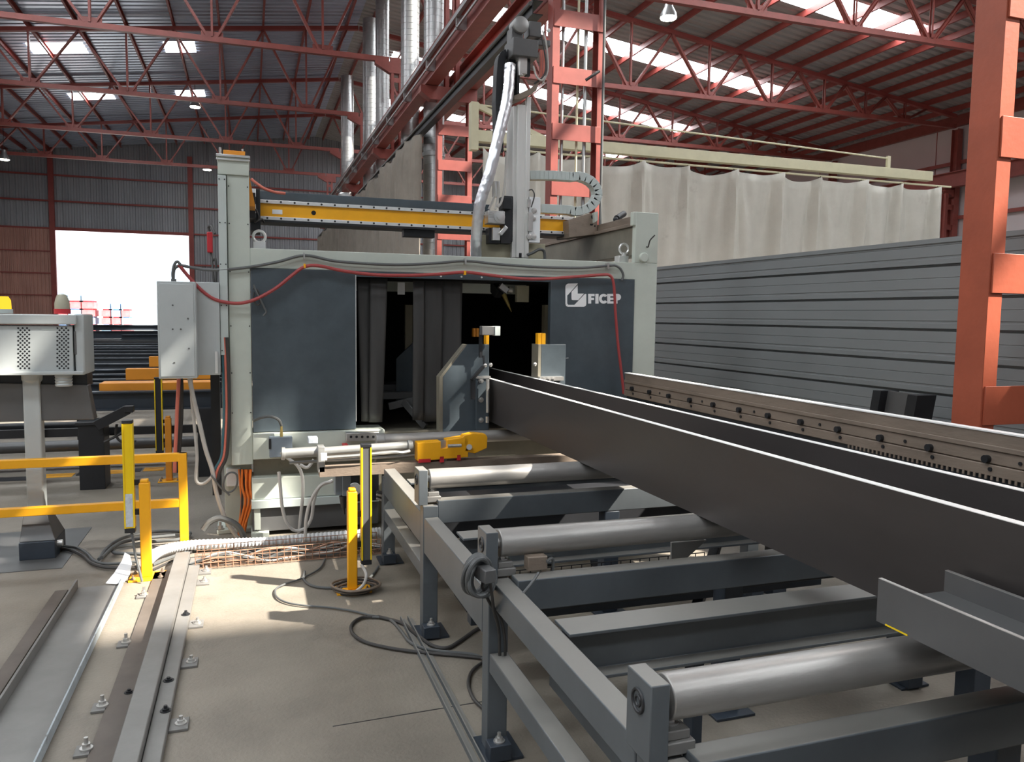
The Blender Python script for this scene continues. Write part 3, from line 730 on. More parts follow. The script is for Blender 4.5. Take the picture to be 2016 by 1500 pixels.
mb = MB(); mb.cyl(P(554,893,Y=Yc),P(561,893,Y=Yc),.042,20); mb.pb((626,880),(640,930),Yc-.05,.1); mb.cyl(P(803,878,Y=Yc),P(812,877,Y=Yc),.042,20); part('cylinder_flange', mb, M['dullalu'], .003, parent=cy)
mb = MB(); mb.tube([P(640,901,Y=5.22),P(700,897,Y=5.22),P(770,890,Y=5.22),P(790,891,Y=5.22),P(806,888,Y=5.25)], .012); part('supply_pipe', mb, M['chrome'], parent=cy)
mb = MB(); mb.cyl(P(570,911,Y=5.35),P(830,896,Y=5.35),.010); part('piston_rod', mb, M['dullalu'], parent=cy)
mb = MB(); mb.pb((632,893),(644,906),5.2,.02); part('valve_tag', mb, M['white'], parent=cy)
mb = MB(); a = P(628,927,Y=Yc); b = V(2.75, Yc, a.z); mb.cyl(a+V(.04,0,0), b, .001); mb.bar(a, b, .10, .068); part('slide_rail', mb, M['rust'], .008)
ya = dict(Y=5.24)
mb = MB()
mb.prism([P(*q,**ya) for q in ((822,872),(868,869),(868,884),(880,882),(880,866),(912,861),(922,862),(922,900),(884,903),(822,908))], (0,.1,0))
mb.prism([P(*q,**ya) for q in ((905,868),(914,857),(932,853),(956,855),(960,861),(959,882),(935,893),(908,888))], (0,.08,0))
arm = part('yellow_arm', mb, M['yellow'], .004, label='yellow positioning arm with red pads')
mb = MB(); mb.cyl(P(882,878,Y=5.2),P(908,877,Y=5.2),.012); mb.cyl(P(924,880,Y=5.22),P(924,880,Y=5.26),.02,16); mb.pb((866,868),(880,909),5.27,.03); part('arm_pin', mb, M['steel'], parent=arm)
mb = MB(); mb.pb((824,904),(848,910),5.24,.1); mb.pb((866,899),(874,910),5.24,.1); mb.pb((900,896),(907,906),5.24,.1); part('arm_pad', mb, M['redsignal'], parent=arm)
mb = MB(); mb.pb((660,924),(674,974),5.42,.12); mb.pb((674,922),(690,976),5.40,.14); mu = part('marking_unit', mb, M['bluegrey'], .004)
mb = MB(); mb.cyl(P(676,976,Y=5.46),P(677,1000,Y=5.46),.03,16,.018); mb.cyl(P(677,1000,Y=5.46),P(678,1012,Y=5.46),.008); part('marking_tip', mb, M['black'], parent=mu)
mb = MB(); mb.pb((690,934),(746,985),5.62,.2); part('drive_housing', mb, M['black'], .004)
mb = MB(); q = P(698,962,Y=5.6); mb.lathe(q, (0,-1,0), [(.045,0),(.045,.02),(.02,.022)], 24); part('hand_wheel', mb, M['white'])
# gantry
GY = 7.2
def gz(py): return P(820,py,Y=GY).z
zt, zb = 2.676, 2.505
mb = MB(); mb.box(.09,GY,zb+.03,3.10,GY+.28,zt-.025); gb = part('gantry_beam', mb, M['yellow'], .003, label='long yellow gantry beam')
mb = MB(); mb.box(.09,GY-.02,zt-.03,3.10,GY+.02,zt); mb.box(.09,GY-.02,zb,3.10,GY+.02,zb+.03); gr = part('guide_rail', mb, M['bright'], .002, parent=gb)
mb = MB()
for k in range(26):
    for z in (zt-.014, zb+.015): mb.cyl((.16+k*.115,GY-.02,z),(.16+k*.115,GY-.024,z),.009,10)
part('rail_bolt', mb, M['black'], parent=gb)
mb = MB(); mb.pb((536,412),(556,422),GY-.003,.004); part('type_plate', mb, M['white'], parent=gb)
mb = MB(); q = P(617.5,419,Y=GY); mb.cyl((q.x,GY-.003,q.z),(q.x,GY+.002,q.z),.02,20); part('beam_hole', mb, M['dark'], parent=gb)
mb = MB(); mb.box(.09,GY+.06,zt,2.2,GY+.32,zt+.085); part('cable_trough', mb, M['slate'], .004)
mb = MB(); mb.box(.09,GY-.03,zb-.02,3.1,GY+.25,zb); part('lower_edge', mb, M['black'])
mb = MB(); mb.pb((795,448),(856,468),GY+.02,.1); part('rail_wiper', mb, M['black'], .003)
mb = MB(); mb.lathe((P(680,381,Y=7.4).x,7.45,zt+.085), (0,0,1), [(.06,0),(.06,.04),(.04,.055)], 20); part('round_cap', mb, M['chrome'])
# side girder carrying the gantry
mb = MB(); mb.box(3.22,6.226,2.25,3.40,9.2,2.50); part('side_girder', mb, M['brownpale'], .004)
mb = MB(); mb.box(3.20,6.226,2.50,3.42,9.2,2.53); mb.box(3.24,6.23,2.53,3.36,9.2,2.60); part('runway_rail', mb, M['rust'], .004)
mb = MB(); mb.prism([P(*q,Y=7.05) for q in ((1120,433),(1160,420),(1176,419),(1176,461),(1120,468))], (0,.32,0)); ec = part('end_plate', mb, M['rust'], .004)
mb = MB(); q = P(1168,427,Y=7.05); mb.cyl(q, q+V(0,-.005,0), .022, 16); 
for x, y in ((1163,442),(1166,442),(1171,445)): q = P(x,y,Y=7.05); mb.cyl(q, q+V(0,-.005,0), .008, 10)
part('plate_hole', mb, M['dark'], parent=ec)
mb = MB(); mb.prism([P(*q,Y=7.0) for q in ((1170,418),(1177,416),(1177,433),(1171,438))], (0,.05,0)); part('guard_lug', mb, M['pale'])
mb = MB(); mb.cyl(P(1214,430,Y=6.75),P(1228,421,Y=6.9),.03,14); mb.sphere(P(1212,432,Y=6.7),.025); part('end_buffer', mb, M['black'])
# carriage with mast, motors, hoses
CY = 7.08
mb = MB(); mb.pb((1011,208),(1020,508),CY,.2); mb.pb((1020,205),(1041,508),CY-.02,.22); mb.pb((1037,190),(1041,508),CY-.03,.04); mast = part('mast', mb, M['mastmetal'], .004, label='tall silver lifting mast')
mb = MB(); mb.pb((1022,498),(1027,507),CY-.023,.01); part('mast_hole', mb, M['dark'], parent=mast)
mb = MB(); mb.pb((992,385),(1010,477),CY,.16); mb.pb((990,388),(1008,412),CY-.08,.1); mb.pb((963,448),(986,480),CY-.05,.12); mb.pb((986,452),(1006,480),CY-.06,.1); part('carriage', mb, M['black'], .004)
mb = MB(); mb.pb((961,414),(994,441),CY-.14,.12); gbx = part('gearbox', mb, M['steel'], .004)
mb = MB(); q = P(983,427,Y=CY-.14); mb.lathe(q, (0,-1,0), [(.052,0),(.052,.012),(.03,.014),(.03,.03),(.012,.032)], 28)
for k in range(7): z = P(965,418+3*k,Y=CY-.14).z; p = P(962,418,Y=CY-.14); mb.box(p.x,CY-.148,z-.003,p.x+.05,CY-.138,z+.003)
part('gearbox_flange', mb, M['chrome'], parent=gbx)
mb = MB(); mb.pb((970,447),(985,474),CY-.09,.05); mb.bar(P(984,462,Y=CY-.1),P(997,446,Y=CY-.1),.03,.04); part('casting', mb, M['chrome'], .006)
mb = MB(); mb.pb((1040,387),(1063,478),CY-.03,.05); cp = part('carriage_plate', mb, M['white'], .003)
mb = MB()
for x, y in ((1051,415),(1050,466),(1041,466),(1049,430)): q = P(x,y,Y=CY-.03); mb.lathe(q, (0,-1,0), [(.026,0),(.026,.015),(.012,.018)], 20)
mb.pb((1040,392),(1045,408),CY-.06,.04); mb.pb((1041,418),(1049,455),CY-.06,.04); part('plate_roller', mb, M['steel'], parent=cp)
mb = MB(); mb.pb((943,462),(1010,510),CY+.05,.06); mb.pb((1040,479),(1073,510),CY+.05,.06); part('back_plate', mb, M['ply'], .003)
mb = MB(); mb.tube([P(1042,374,Y=CY-.04),P(1048,374,Y=CY-.06),P(1052,385,Y=CY-.08),P(1046,408,Y=CY-.06)], .006); part('plate_cable', mb, M['cableblack'])
mb = MB(); mb.tube([P(1038,502,Y=CY-.04),P(1050,497,Y=CY-.04),P(1062,491,Y=CY-.04),P(1071,495,Y=CY-.02),P(1073,512,Y=CY-.02)], .014); part('lower_hose', mb, M['cablegrey'])
mb = MB(); mb.pb((1007,52),(1030,108),CY-.02,.14); mb.pb((1010,72),(1060,114),CY-.12,.26); mb.pb((1042,40),(1066,74),CY+.0,.16); mb.pb((1060,76),(1084,92),CY+.02,.1); hd = part('head_casing', mb, M['millgrey'], .008)
mb = MB(); q = P(1022,52,Y=CY); mb.lathe(q+V(0,.08,0), (0,-1,0), [(.075,0),(.075,.14),(.05,.15)], 26); part('servo_motor', mb, M['dullalu'], .004, parent=hd)
mb = MB(); mb.cyl(P(1024,108,Y=CY-.05),P(1024,150,Y=CY-.05),.03); mb.pb((1024,108),(1038,146),CY-.08,.08); part('servo_motor', mb, M['steel'], .004, parent=hd)
mb = MB(); mb.pb((1036,112),(1044,150),CY-.06,.05); mb.pb((1018,120),(1023,185),CY-.06,.06); mb.pb((1008,150),(1016,190),CY,.06); part('head_bracket', mb, M['black'], .003, parent=hd)
mb = MB(); mb.prism([P(*q,Y=CY-.08) for q in ((1012,188),(1022,184),(1048,172),(1062,158),(1056,178),(1042,188),(1024,196),(1012,196))], (0,.14,0)); part('rusty_guard', mb, M['rust'], .004, parent=hd)
mb = MB(); mb.pb((1064,98),(1067,150),CY,.03); mb.pb((1070,98),(1072.5,150),CY,.03); part('red_conduit', mb, M['cablecoral'], parent=hd)
for k, pts in enumerate((((1068,60),(1074,80),(1078,110),(1078,140),(1068,165)),((1066,70),(1072,100),(1075,130),(1070,150),(1052,165)),((1050,130),(1056,150),(1066,158),(1074,150)))):
    mb = MB(); mb.tube([P(x,y,Y=CY-.06-.02*k) for x, y in pts], .009); part('head_cable', mb, M['cablewhite' if k != 1 else 'cableblack'])
mb = MB(); mb.sphere(P(1080,60,Y=CY), .018); part('white_cap', mb, M['white'])
# foil sleeved hose
mb = MB(); mb.tube([P(x,y,Y=Yh) for x, y, Yh in ((1004,128,7.02),(1003,150,7.0),(1000,185,6.97),(994,220,6.95),(983,262,6.93),(967,330,6.92),(957,362,6.92),(946,397,6.93),(941,430,6.95),(938,465,6.98),(937,508,7.03))], .052, 14, 10, jit=.055)
part('foil_hose', mb, M['foil'], label='crumpled silver foil sleeve hanging beside the mast')
# energy chains
def chain(name, path, w, t, m, closed_side=True, vertical=False):
    mb = MB(); pts = [Vector(p) for p in path]; dense = []; step = .045
    for a, b in zip(pts, pts[1:]):
        k = max(1, round((b-a).length/step)); dense += [a.lerp(b, i/k) for i in range(k)]
    dense.append(pts[-1])
    for a, b in zip(dense, dense[1:]):
        d = b-a; ext_ = d*.12; n = d.normalized().cross(Vector((0,1,0)))
        mb.bar(a-ext_, b+ext_, t, w*1.0, up=(0,1,0)) if True else None
    return part(name, mb, m, .004)
def pathpx(lst, Y, n=8, arcs=None): return [P(x,y,Y=Y) for x, y in lst]
a1 = [(1042,346),(1085,346),(1125,349)] + [(1129+46*math.cos(math.radians(t)), 382+35*math.sin(math.radians(t))) for t in range(-80, 91, 17)] + [(1120,414),(1064,411)]
chain('energy_chain', pathpx(a1, 7.25), .10, .085, M['duct'])
a2 = [(981,300),(980,250),(979,200),(981,150)] + [(994+11*math.cos(math.radians(t)), 128+20*math.sin(math.radians(t))) for t in range(190, 351, 20)] + [(1006,150),(1008,185)]
chain('energy_chain', pathpx(a2, 7.15), .12, .07, M['black'])
for k, pts in enumerate((((972,357),(974,380),(968,400),(962,412)),((980,357),(981,380),(978,400),(975,412)),((997,300),(994,360),(988,395),(980,408)))):
    mb = MB(); mb.tube([P(x,y,Y=CY-.1) for x, y in pts], .011); part('motor_cable', mb, M['cablewhite'])
mb = MB(); mb.pb((972,356),(984,388),CY-.1,.05); part('cable_plug', mb, M['chrome'], .003)

# electrical boxes hung on the column
t = thing('electrical_box', (-.4, 6.1, 1.23), 'grey metal electrical box hanging left of the machine column', 'box')
mb = MB(); mb.pb((308,553),(388,745),5.95,.2); bd = build('body', mb, M['paleside'], t, .005)
mb = MB(); mb.pb((312,558),(384,741),5.944,.006); dr = build('door', mb, M['paleside'], t, .002)
mb = MB()
for x, y in ((340,601),(370,627),(340,648),(356,648),(372,686),(343,714)): q = P(x,y,Y=5.944); mb.cyl(q, q+V(0,-.004,0), .006, 10)
build('door_screw', mb, M['millgrey'], dr)
mb = MB(); p = P(388,555,Y=6.1); q = P(430,738,Y=6.1); mb.box(p.x-.02,6.1,q.z,-.205,6.45,p.z); build('side_casing', mb, M['paleside'], t, .004)
mb = MB(); mb.tube([P(341,553,Y=6.05),P(340,538,Y=6.05),P(343,522,Y=6.05),P(349,515,Y=6.05),P(357,523,Y=6.05)], .010); mb.cyl(P(342,556,Y=6.05),P(342,549,Y=6.05),.018); build('cable_entry', mb, M['cablegrey'], t)
mb = MB(); mb.pb((423,692),(429,735),6.06,.05); build('hinge', mb, M['bright'], t)
mb = MB(); mb.pb((407,456),(419,497),6.3,.07); single('signal_horn', mb, M['redsignal'], 'small red device on a cable, left of the machine column', 'signal', None, .006)
mb = MB(); mb.tube([P(415,497,Y=6.33),P(418,520,Y=6.25),P(421,560,Y=6.2),P(421,600,Y=6.18),P(424,690,Y=6.18)], .008); mb.tube([P(420,513,Y=6.25),P(424,510,Y=6.22),P(426,540,Y=6.2),P(424,600,Y=6.18),P(425,692,Y=6.17)], .008); mb.tube([P(413,455,Y=6.33),P(411,447,Y=6.33),P(416,446,Y=6.3),P(423,460,Y=6.22)], .009)
single('thin_cable', mb, M['cableblack'], 'thin black cable running down from the red device', 'cable')

# cables along the header and the column
def cable(pts, r, m, label, group=None, n=8, sub=6):
    mb = MB(); mb.tube(pts, r, n, sub); return single('cable', mb, M[m], label, 'cable', group)
Yk = 6.13
cable([P(x,y,Y=Yk) for x, y in ((341,552),(343,530),(355,523),(375,526),(405,531),(440,531),(490,526),(545,516),(600,503),(660,514),(740,520),(800,521),(860,518),(918,514),(980,520),(1050,525),(1100,527),(1150,527),(1198,523),(1212,523),(1222,530),(1227,542),(1224,552))], .011, 'cablegrey', 'dark grey cable clipped in waves along the pale machine header')
cable([P(x,y,Y=Yk-.03) for x, y in ((352,521),(370,543),(395,570),(420,588),(450,596),(480,596),(510,586),(545,566),(575,542),(598,526),(625,523),(680,534),(740,541),(800,542),(860,540),(915,536),(960,541),(1020,548),(1070,549),(1130,545),(1185,541),(1200,542),(1207,553),(1210,580),(1212,620),(1217,680),(1223,730),(1228,775))], .0125, 'cablered', 'dark red cable draped in waves along the machine header and down the right panel')
for k, (x0, x1, m, lb) in enumerate(((437,430,'cableblue','teal cable hanging below the column duct'),(442,436,'cablecoral','coral cable hanging below the column duct'),(446.5,441,'cableblack','black cable hanging below the column duct'))):
    cable([P(x,y,Y=6.14-.01*k) for x, y in ((x0,664),(x0+3,720),(x0+5,800),(x0+3,860),(x0-1,900),(x1-7,925),(x1-12,945))], .012, m, lb, 'cables below the column duct')
cable([P(x,y,Y=6.12) for x, y in ((372,738),(380,780),(392,830),(405,885),(418,925),(424,960),(432,990),(448,1030),(470,1062))], .016, 'cablewhite', 'thick pale cable slanting from the electrical box to the column foot')
cable([P(x,y,Y=6.14) for x, y in ((376,742),(378,790),(384,850),(388,900),(386,945),(400,952),(416,940),(424,930))], .012, 'cablewhite', 'thinner pale cable looping under the electrical box')
cable([P(x,y,Y=6.16) for x, y in ((352,745),(351,765),(349,800),(347,850),(345,890),(344,930))], .013, 'cablecoral', 'coral cable under the electrical box')
cable([P(x,y,Y=6.2) for x, y in ((356,745),(357,770),(356,830),(352,890),(350,930))], .016, 'cableblack', 'black corrugated cable under the electrical box')
cable([P(x,y,Y=6.1) for x, y in ((415,935),(440,965),(455,968),(466,955),(466,935),(455,930),(444,938),(440,960),(452,975))], .007, 'cablegrey', 'thin looped cable around the white connector box')
cable([P(x,y,Y=6.05) for x, y in ((400,1043),(412,1028),(430,1020),(448,1024),(464,1032),(474,1044),(480,1058))], .022, 'cablegrey', 'thick grey hose arching over the column foot')
for k in range(9):
    o = k*2.9; w = math.sin(k*2.1)*2
    cable([P(x,y,Y=6.22-.012*(k % 3)) for x, y in ((471+o,924),(473+o*.9+w,955),(476+o*.8-w,985),(474+o*.7,1010),(471+o*.55+w,1035),(470+o*.45,1056))], .0085, 'cableorange' if k not in (1,3) else 'cableblack', ('orange' if k not in (1,3) else 'black')+' cable in the bundle below the machine column', 'cable bundle below the machine column')
for k, pts in enumerate((((553,890),(568,903),(585,916),(595,938),(596,975),(592,1015),(588,1060),(590,1078)),((549,929),(552,960),(556,1000),(565,1030),(580,1044),(600,1040),(613,1020),(618,985),(628,960),(645,950),(655,946)),((618,905),(605,920),(590,915)),((653,948),(632,955),(612,985),(603,1020),(600,1060),(592,1075)))):
    cable([P(x,y,Y=5.9-.06*k) for x, y in pts], .012, 'cablewhite', ('straight pale hose hanging from the cylinder to the floor conduit','pale hose looping in a U in front of the machine base','short pale hose stub at the end of the cylinder','pale hose from the marking unit down to the floor')[k])
for k in range(4):
    cable([P(x,y,Y=5.3+.05*k) for x, y in ((742,968+4*k),(770,975+5*k),(800,985+6*k),(815,1000+3*k))], .012, 'cablewhite' if k % 2 else 'cableblack', ('pale' if k % 2 else 'black')+' cable bridging from the machine base to the conveyor', 'cables between base and conveyor')

cable([P(x,y,Y=6.9) for x, y in ((494,352),(505,361),(520,371),(540,378),(562,381))], .012, 'cablecoral', 'pinkish hose sagging from the column top to the gantry beam')
cable([P(x,y,Y=6.1) for x, y in ((499,560),(505,575),(513,590),(520,605),(524,614),(518,622))], .007, 'cablegrey', 'grey cable end sticking out at the top corner of the slate panel')
cable([P(x,y,Y=6.11) for x, y in ((498,568),(506,570),(510,580),(512,596),(506,600),(499,590),(500,575))], .006, 'cableblack', 'small black cable loop at the top corner of the slate panel')
for x, y in ((600,523),(916,537)):
    mb = MB(); mb.pb((x-2,y-4),(x+2,y+4),6.08,.03); part('cable_tie', mb, M['yellow'])
for x, y in ((599,503),(917,514),(1198,523)):
    mb = MB(); mb.pb((x-1.5,y-6),(x+1.5,y+6),6.11,.05); part('cable_clip', mb, M['steel'])

# ================================================================ roller conveyor
cv = thing('roller_conveyor', (1.9, 2.8, 0), 'long dark steel roller conveyor leading into the cutting machine', 'conveyor')
XA, XB = .85, .93; XC, XD = 2.86, 2.94
ROLL_Y = [4.03, 2.80, 1.53, .28]; LEG_Y = [5.24, 3.95, 2.767, 1.49, .2]
RT, RR = .882, .053
def cpart(name, mb, m, bevel=.002, parent=None): return build(name, mb, m, parent or cv, bevel)
for i, y in enumerate(ROLL_Y):
    mb = MB(); mb.cyl((XB-.035,y,RT-RR),(XC-.02,y,RT-RR),RR,40); ro = cpart('roller', mb, M['roller'], .003)
    mb = MB(); mb.cyl((XB-.05,y,RT-RR),(XC,y,RT-RR),.02,16); cpart('axle', mb, M['steel'], 0, ro)
    for x0, x1 in ((XA-.02,XA+.028),(XC-.005,XC+.045)):
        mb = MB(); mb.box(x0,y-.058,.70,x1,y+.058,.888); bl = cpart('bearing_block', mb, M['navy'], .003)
        if x0 < 1:
            mb = MB(); mb.torus((x0-.001,y,RT-RR),(1,0,0),.026,.004,24,6); mb.torus((x0-.001,y,RT-RR),(1,0,0),.012,.003,16,6); cpart('axle_ring', mb, M['black'], 0, bl)
        mb = MB(); xx = x1 if x0 < 1 else x0-.075; mb.box(xx,y-.05,.712,xx+.075,y+.045,.742); mb.box(xx+.006,y-.04,.742,xx+.066,y+.035,.765); cl = cpart('clamp_shoe', mb, M['railsteel'], .003)
        mb = MB(); mb.bolt((xx+.036,y,.765),(0,0,1),.014,.016); cpart('clamp_bolt', mb, M['steel'], 0, cl)
for y in LEG_Y:
    for x0, x1 in ((XA,XB),(XC,XD)):
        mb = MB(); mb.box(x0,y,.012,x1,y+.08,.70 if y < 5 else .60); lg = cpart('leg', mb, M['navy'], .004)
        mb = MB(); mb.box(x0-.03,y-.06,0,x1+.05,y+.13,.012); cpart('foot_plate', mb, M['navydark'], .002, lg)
        mb = MB(); mb.box(x0-.01,y-.075,.012,x1-.005,y-.01,.075); cpart('foot_bracket', mb, M['navydark'], .003, lg)
        mb = MB(); mb.bolt((x0+.035,y-.042,.075),(0,0,1),.015,.018); cpart('anchor_bolt', mb, M['steel'], 0, lg)
        if y < 5: 
            mb = MB(); mb.box(x0+.02,y-.045,.0,x0+.05,y-.015,.012); 
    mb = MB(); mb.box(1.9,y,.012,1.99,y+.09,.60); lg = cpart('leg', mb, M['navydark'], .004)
    mb = MB(); mb.box(1.85,y-.05,0,2.04,y+.14,.012); cpart('foot_plate', mb, M['navydark'], .002, lg)
# side rails, segment by segment
for y0, y1, z0, z1 in ((4.04,5.23,.48,.655),(2.86,3.94,.455,.642),(1.58,2.765,.61,.705),(.29,1.485,.61,.705)):
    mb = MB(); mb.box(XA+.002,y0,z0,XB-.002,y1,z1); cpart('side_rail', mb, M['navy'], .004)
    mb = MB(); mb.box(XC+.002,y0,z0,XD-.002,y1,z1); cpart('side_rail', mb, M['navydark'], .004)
for y0, y1, zz in ((4.04,5.23,.30),(1.58,2.765,.335),(.29,1.485,.335)):
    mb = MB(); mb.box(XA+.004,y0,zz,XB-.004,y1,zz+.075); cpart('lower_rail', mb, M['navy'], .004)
mb = MB(); mb.prof('U',(1.10,.1,.36),(1.10,2.62,.36),.11,.07,.006); cpart('cable_channel', mb, M['navy'])
mb = MB(); mb.tube([(1.08,.1,.35),(1.085,1.3,.355),(1.08,2.6,.35)],.012); mb.tube([(1.12,.1,.35),(1.118,1.3,.352),(1.12,2.6,.35)],.010); cpart('channel_cable', mb, M['cableblack'], 0)
# cross beams
for y, z0, z1 in ((3.95,.602,.726),(2.66,.602,.722),(1.42,.602,.722),(.2,.6,.72)):
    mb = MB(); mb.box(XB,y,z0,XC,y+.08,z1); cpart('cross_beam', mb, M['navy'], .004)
for y in (4.72, 3.46, 2.18, .9):
    top = .712 if y < 2.3 else .66
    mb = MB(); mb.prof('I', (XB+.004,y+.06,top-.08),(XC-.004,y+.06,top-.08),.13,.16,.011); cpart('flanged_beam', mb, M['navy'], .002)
for y in (4.9,3.3):
    mb = MB(); mb.box(XB,y,.30,XC,y+.06,.36); cpart('tie_bar', mb, M['navydark'], .003)
mb = MB(); mb.box(1.0,2.2,.10,1.9,2.26,.16); mb.box(1.4,2.2,.16,1.44,2.26,.56); cpart('strut', mb, M['navydark'], .003)
for x, y in ((1.02,3.52),(1.31,3.50)):
    mb = MB(); mb.box(x,y,.52,x+.10,y+.09,.53); mb.box(x,y+.03,.46,x+.10,y+.09,.52); se = cpart('photo_sensor', mb, M['navy'], .002)
    mb = MB(); mb.cyl((x+.05,y+.028,.492),(x+.05,y+.006,.492),.022,18); cpart('sensor_lens', mb, M['brass'], 0, se)
mb = MB(); mb.pb((1040,1098),(1078,1122),2.72,.05); jb = cpart('junction_box', mb, M['rust'], .004)
for q in ([P(1075,1105,Y=2.72),P(1088,1100,Y=2.74),P(1088,1130,Y=2.74)], [P(1060,1128,Y=2.65),P(1045,1150,Y=2.6),P(1022,1178,Y=2.58)]):
    mb = MB(); mb.tube(q, .006); cpart('box_cable', mb, M['cablegrey'], 0, jb)
for y0, y1, z0, z1 in ((4.34,4.60,.40,.62),(3.18,3.36,.38,.47)):
    mb = MB(); mb.box(.95,y0,z0,XC-.01,y1,z1); cpart('chain_guard', mb, M['black'], .003)
mb = MB()
for k in range(26):
    x = 1.0+.06*k; mb.tube([(x,3.62,.34),(x,3.62,.24),(x,3.86,.24),(x,3.86,.34)], .003, 5, 0)
for y, z in ((3.62,.24),(3.62,.29),(3.62,.34),(3.70,.24),(3.78,.24),(3.86,.24),(3.86,.29),(3.86,.34)): mb.tube([(1.0,y,z),(2.5,y,z)], .003, 5, 0)
cpart('mesh_tray', mb, M['black'], 0)
for k in range(5):
    mb = MB(); mb.tube([(1.0+.3*i, 3.66+.035*k+.015*math.sin(i*1.7+k), .255+.012*((i+k) % 3)) for i in range(6)], .009); cpart('tray_cable', mb, M['cablegrey' if k % 2 else 'cableblack'], 0)
mb = MB(); mb.prism([P(*q,Y=2.98) for q in ((1322,1068),(1392,1063),(1345,1106),(1322,1106))], (0,.012,0)); cpart('gusset_plate', mb, M['railsteel'])
for y0, k in ((4.3,0),(3.2,1)):
    mb = MB(); mb.bar((2.0,y0,.18),(2.5,y0+.5,.52),.05,.05); cpart('brace', mb, M['navydark'], .003)

# coil of grey cable with a small box, hung on the second leg
t = thing('cable_coil', tuple(P(945,1130,Y=2.74)), 'coil of grey cable with a small box hanging on a conveyor leg beside a roller', 'cable')
mb = MB()
for k in range(10):
    c = P(936+k*1.6,1130+k*1.6,Y=2.70-.02*(k % 4)); rx, rz = .046+.006*(k % 3), .082-.004*k
    pts = [V(c.x+rx*math.cos(a+.3*k), c.y-.03*math.sin(a*1.0), c.z+rz*math.sin(a+.3*k)) for a in [2*math.pi*i/16 for i in range(17)]]
    mb.tube(pts, .0085, 8, 2)
build('coil', mb, M['cablegrey'], t)
mb = MB(); mb.bar(P(945,1122,Y=2.66),P(966,1136,Y=2.58),.045,.05); build('box', mb, M['millgrey'], t, .004)
mb = MB(); mb.tube([P(962,1132,Y=2.62),P(966,1150,Y=2.62),P(972,1200,Y=2.66),P(982,1240,Y=2.72),P(984,1300,Y=2.74)],.006); mb.tube([P(955,1140,Y=2.64),P(950,1155,Y=2.66),P(966,1190,Y=2.68),P(985,1215,Y=2.7),P(994,1260,Y=2.72),P(994,1310,Y=2.74)],.006); build('hanging_wire', mb, M['cableblack'], t)

# ================================================================ beams on the conveyor
t = thing('steel_beam', (1.945, 3.4, RT), 'long dark H beam lying on the rollers with bright flange edges, entering the machine', 'beam')
xn, xf, zt, tf = 1.762, 2.15, 1.212, .03
yA, yB = -.6, 8.4
mb = MB(); mb.box(xn,yA,RT,xn+tf,yB,zt); build('flange', mb, M['mill'], t, .0)
mb = MB(); mb.box(xf-tf,yA,RT,xf,yB,zt); build('flange', mb, M['mill'], t, .0)
mb = MB(); mb.box(xn+tf,yA,1.042,xf-tf,yB,1.052); build('web', mb, M['mill'], t)
for x in (xn, xf-tf):
    mb = MB(); mb.box(x,yA,zt,x+tf,yB,zt+.002); build('flange_edge', mb, M['edgeglint'], t)
a = P(1725,1222,X=1.5); b = P(1725,1137,X=1.5); c = P(1868,1123,Z=b.z)
x0, x1, yE = 1.5, c.x, a.y
t = thing('steel_beam', (1.6, yE-1, a.z), 'short lighter grey H beam end at the lower right, beside the long dark beam', 'beam')
zw = b.z - .055
mb = MB(); mb.box(x0,-.7,a.z,x0+.011,yE,b.z); build('flange', mb, M['millgrey'], t)
mb = MB(); mb.box(x0,-.7,b.z,x0+.011,yE,b.z+.0015); build('flange_edge', mb, M['steel'], t)
mb = MB(); mb.box(x1-.011,-.7,a.z,x1,yE,b.z); build('flange', mb, M['millgrey'], t)
mb = MB(); mb.box(x1-.011,-.7,b.z,x1,yE,b.z+.0015); build('flange_edge', mb, M['steel'], t)
mb = MB(); mb.box(x0+.011,-.7,zw-.008,x1-.011,yE,zw); build('web', mb, M['millgrey'], t)
mb = MB(); mb.box(x0-.001,yE-.10,a.z,x0,yE-.03,a.z+.004); build('chalk_mark', mb, M['yellowpure'], t)
mb = MB(); mb.box(1.45,.22,RT,1.75,.34,a.z); single('packing_block', mb, M['ply'], 'timber packing block under the short grey beam', 'block')

# datum rail
t = thing('guide_rail', (3.04, 3, 0), 'brown bolted guide rail with a bright top edge, right of the conveyor', 'rail')
fy0, fy1 = -.3, 5.92
mb = MB(); mb.box(3.0,fy0,1.098,3.05,fy1,1.232); mb.box(2.994,fy0,1.045,3.05,fy1,1.094); mb.box(2.992,fy0,1.155,3.0,fy1,1.178); mb.box(3.01,fy0,1.09,3.05,fy1,1.10)
build('face_plate', mb, M['rust'], t, .003)
mb = MB(); mb.box(2.996,fy0,1.232,3.05,fy1,1.238); build('top_edge', mb, M['edgeglint'], t)
mb = MB()
for k in range(40): mb.box(2.99,2.2+.028*k,1.03,2.995,2.21+.028*k,1.047)
build('toothed_strip', mb, M['rust'], t)
for k in range(19):
    y = 5.77-.2985*k
    mb = MB(); mb.cyl((3.0,y,1.116),(2.978,y,1.116),.017,14); build('rail_bolt', mb, M['black'], t)
for k in range(18):
    y = 5.77-.2985*k; mb = MB(); mb.cyl((2.994,y-.02,1.075),(2.988,y-.02,1.075),.009,10); build('small_bolt', mb, M['black'], t)
    if k % 2:
        mb = MB(); mb.cyl((3.0,y-.15,1.122),(2.995,y-.15,1.122),.008,10); build('small_bolt', mb, M['black'], t)
mb = MB(); mb.box(3.02,fy0,.72,3.10,fy1,1.045); build('support_beam', mb, M['navydark'], t, .004)
for y in (5.3, 3.9, 2.5, 1.1):
    mb = MB(); mb.box(3.02,y,0,3.12,y+.1,.72); build('stand', mb, M['navydark'], t, .004)

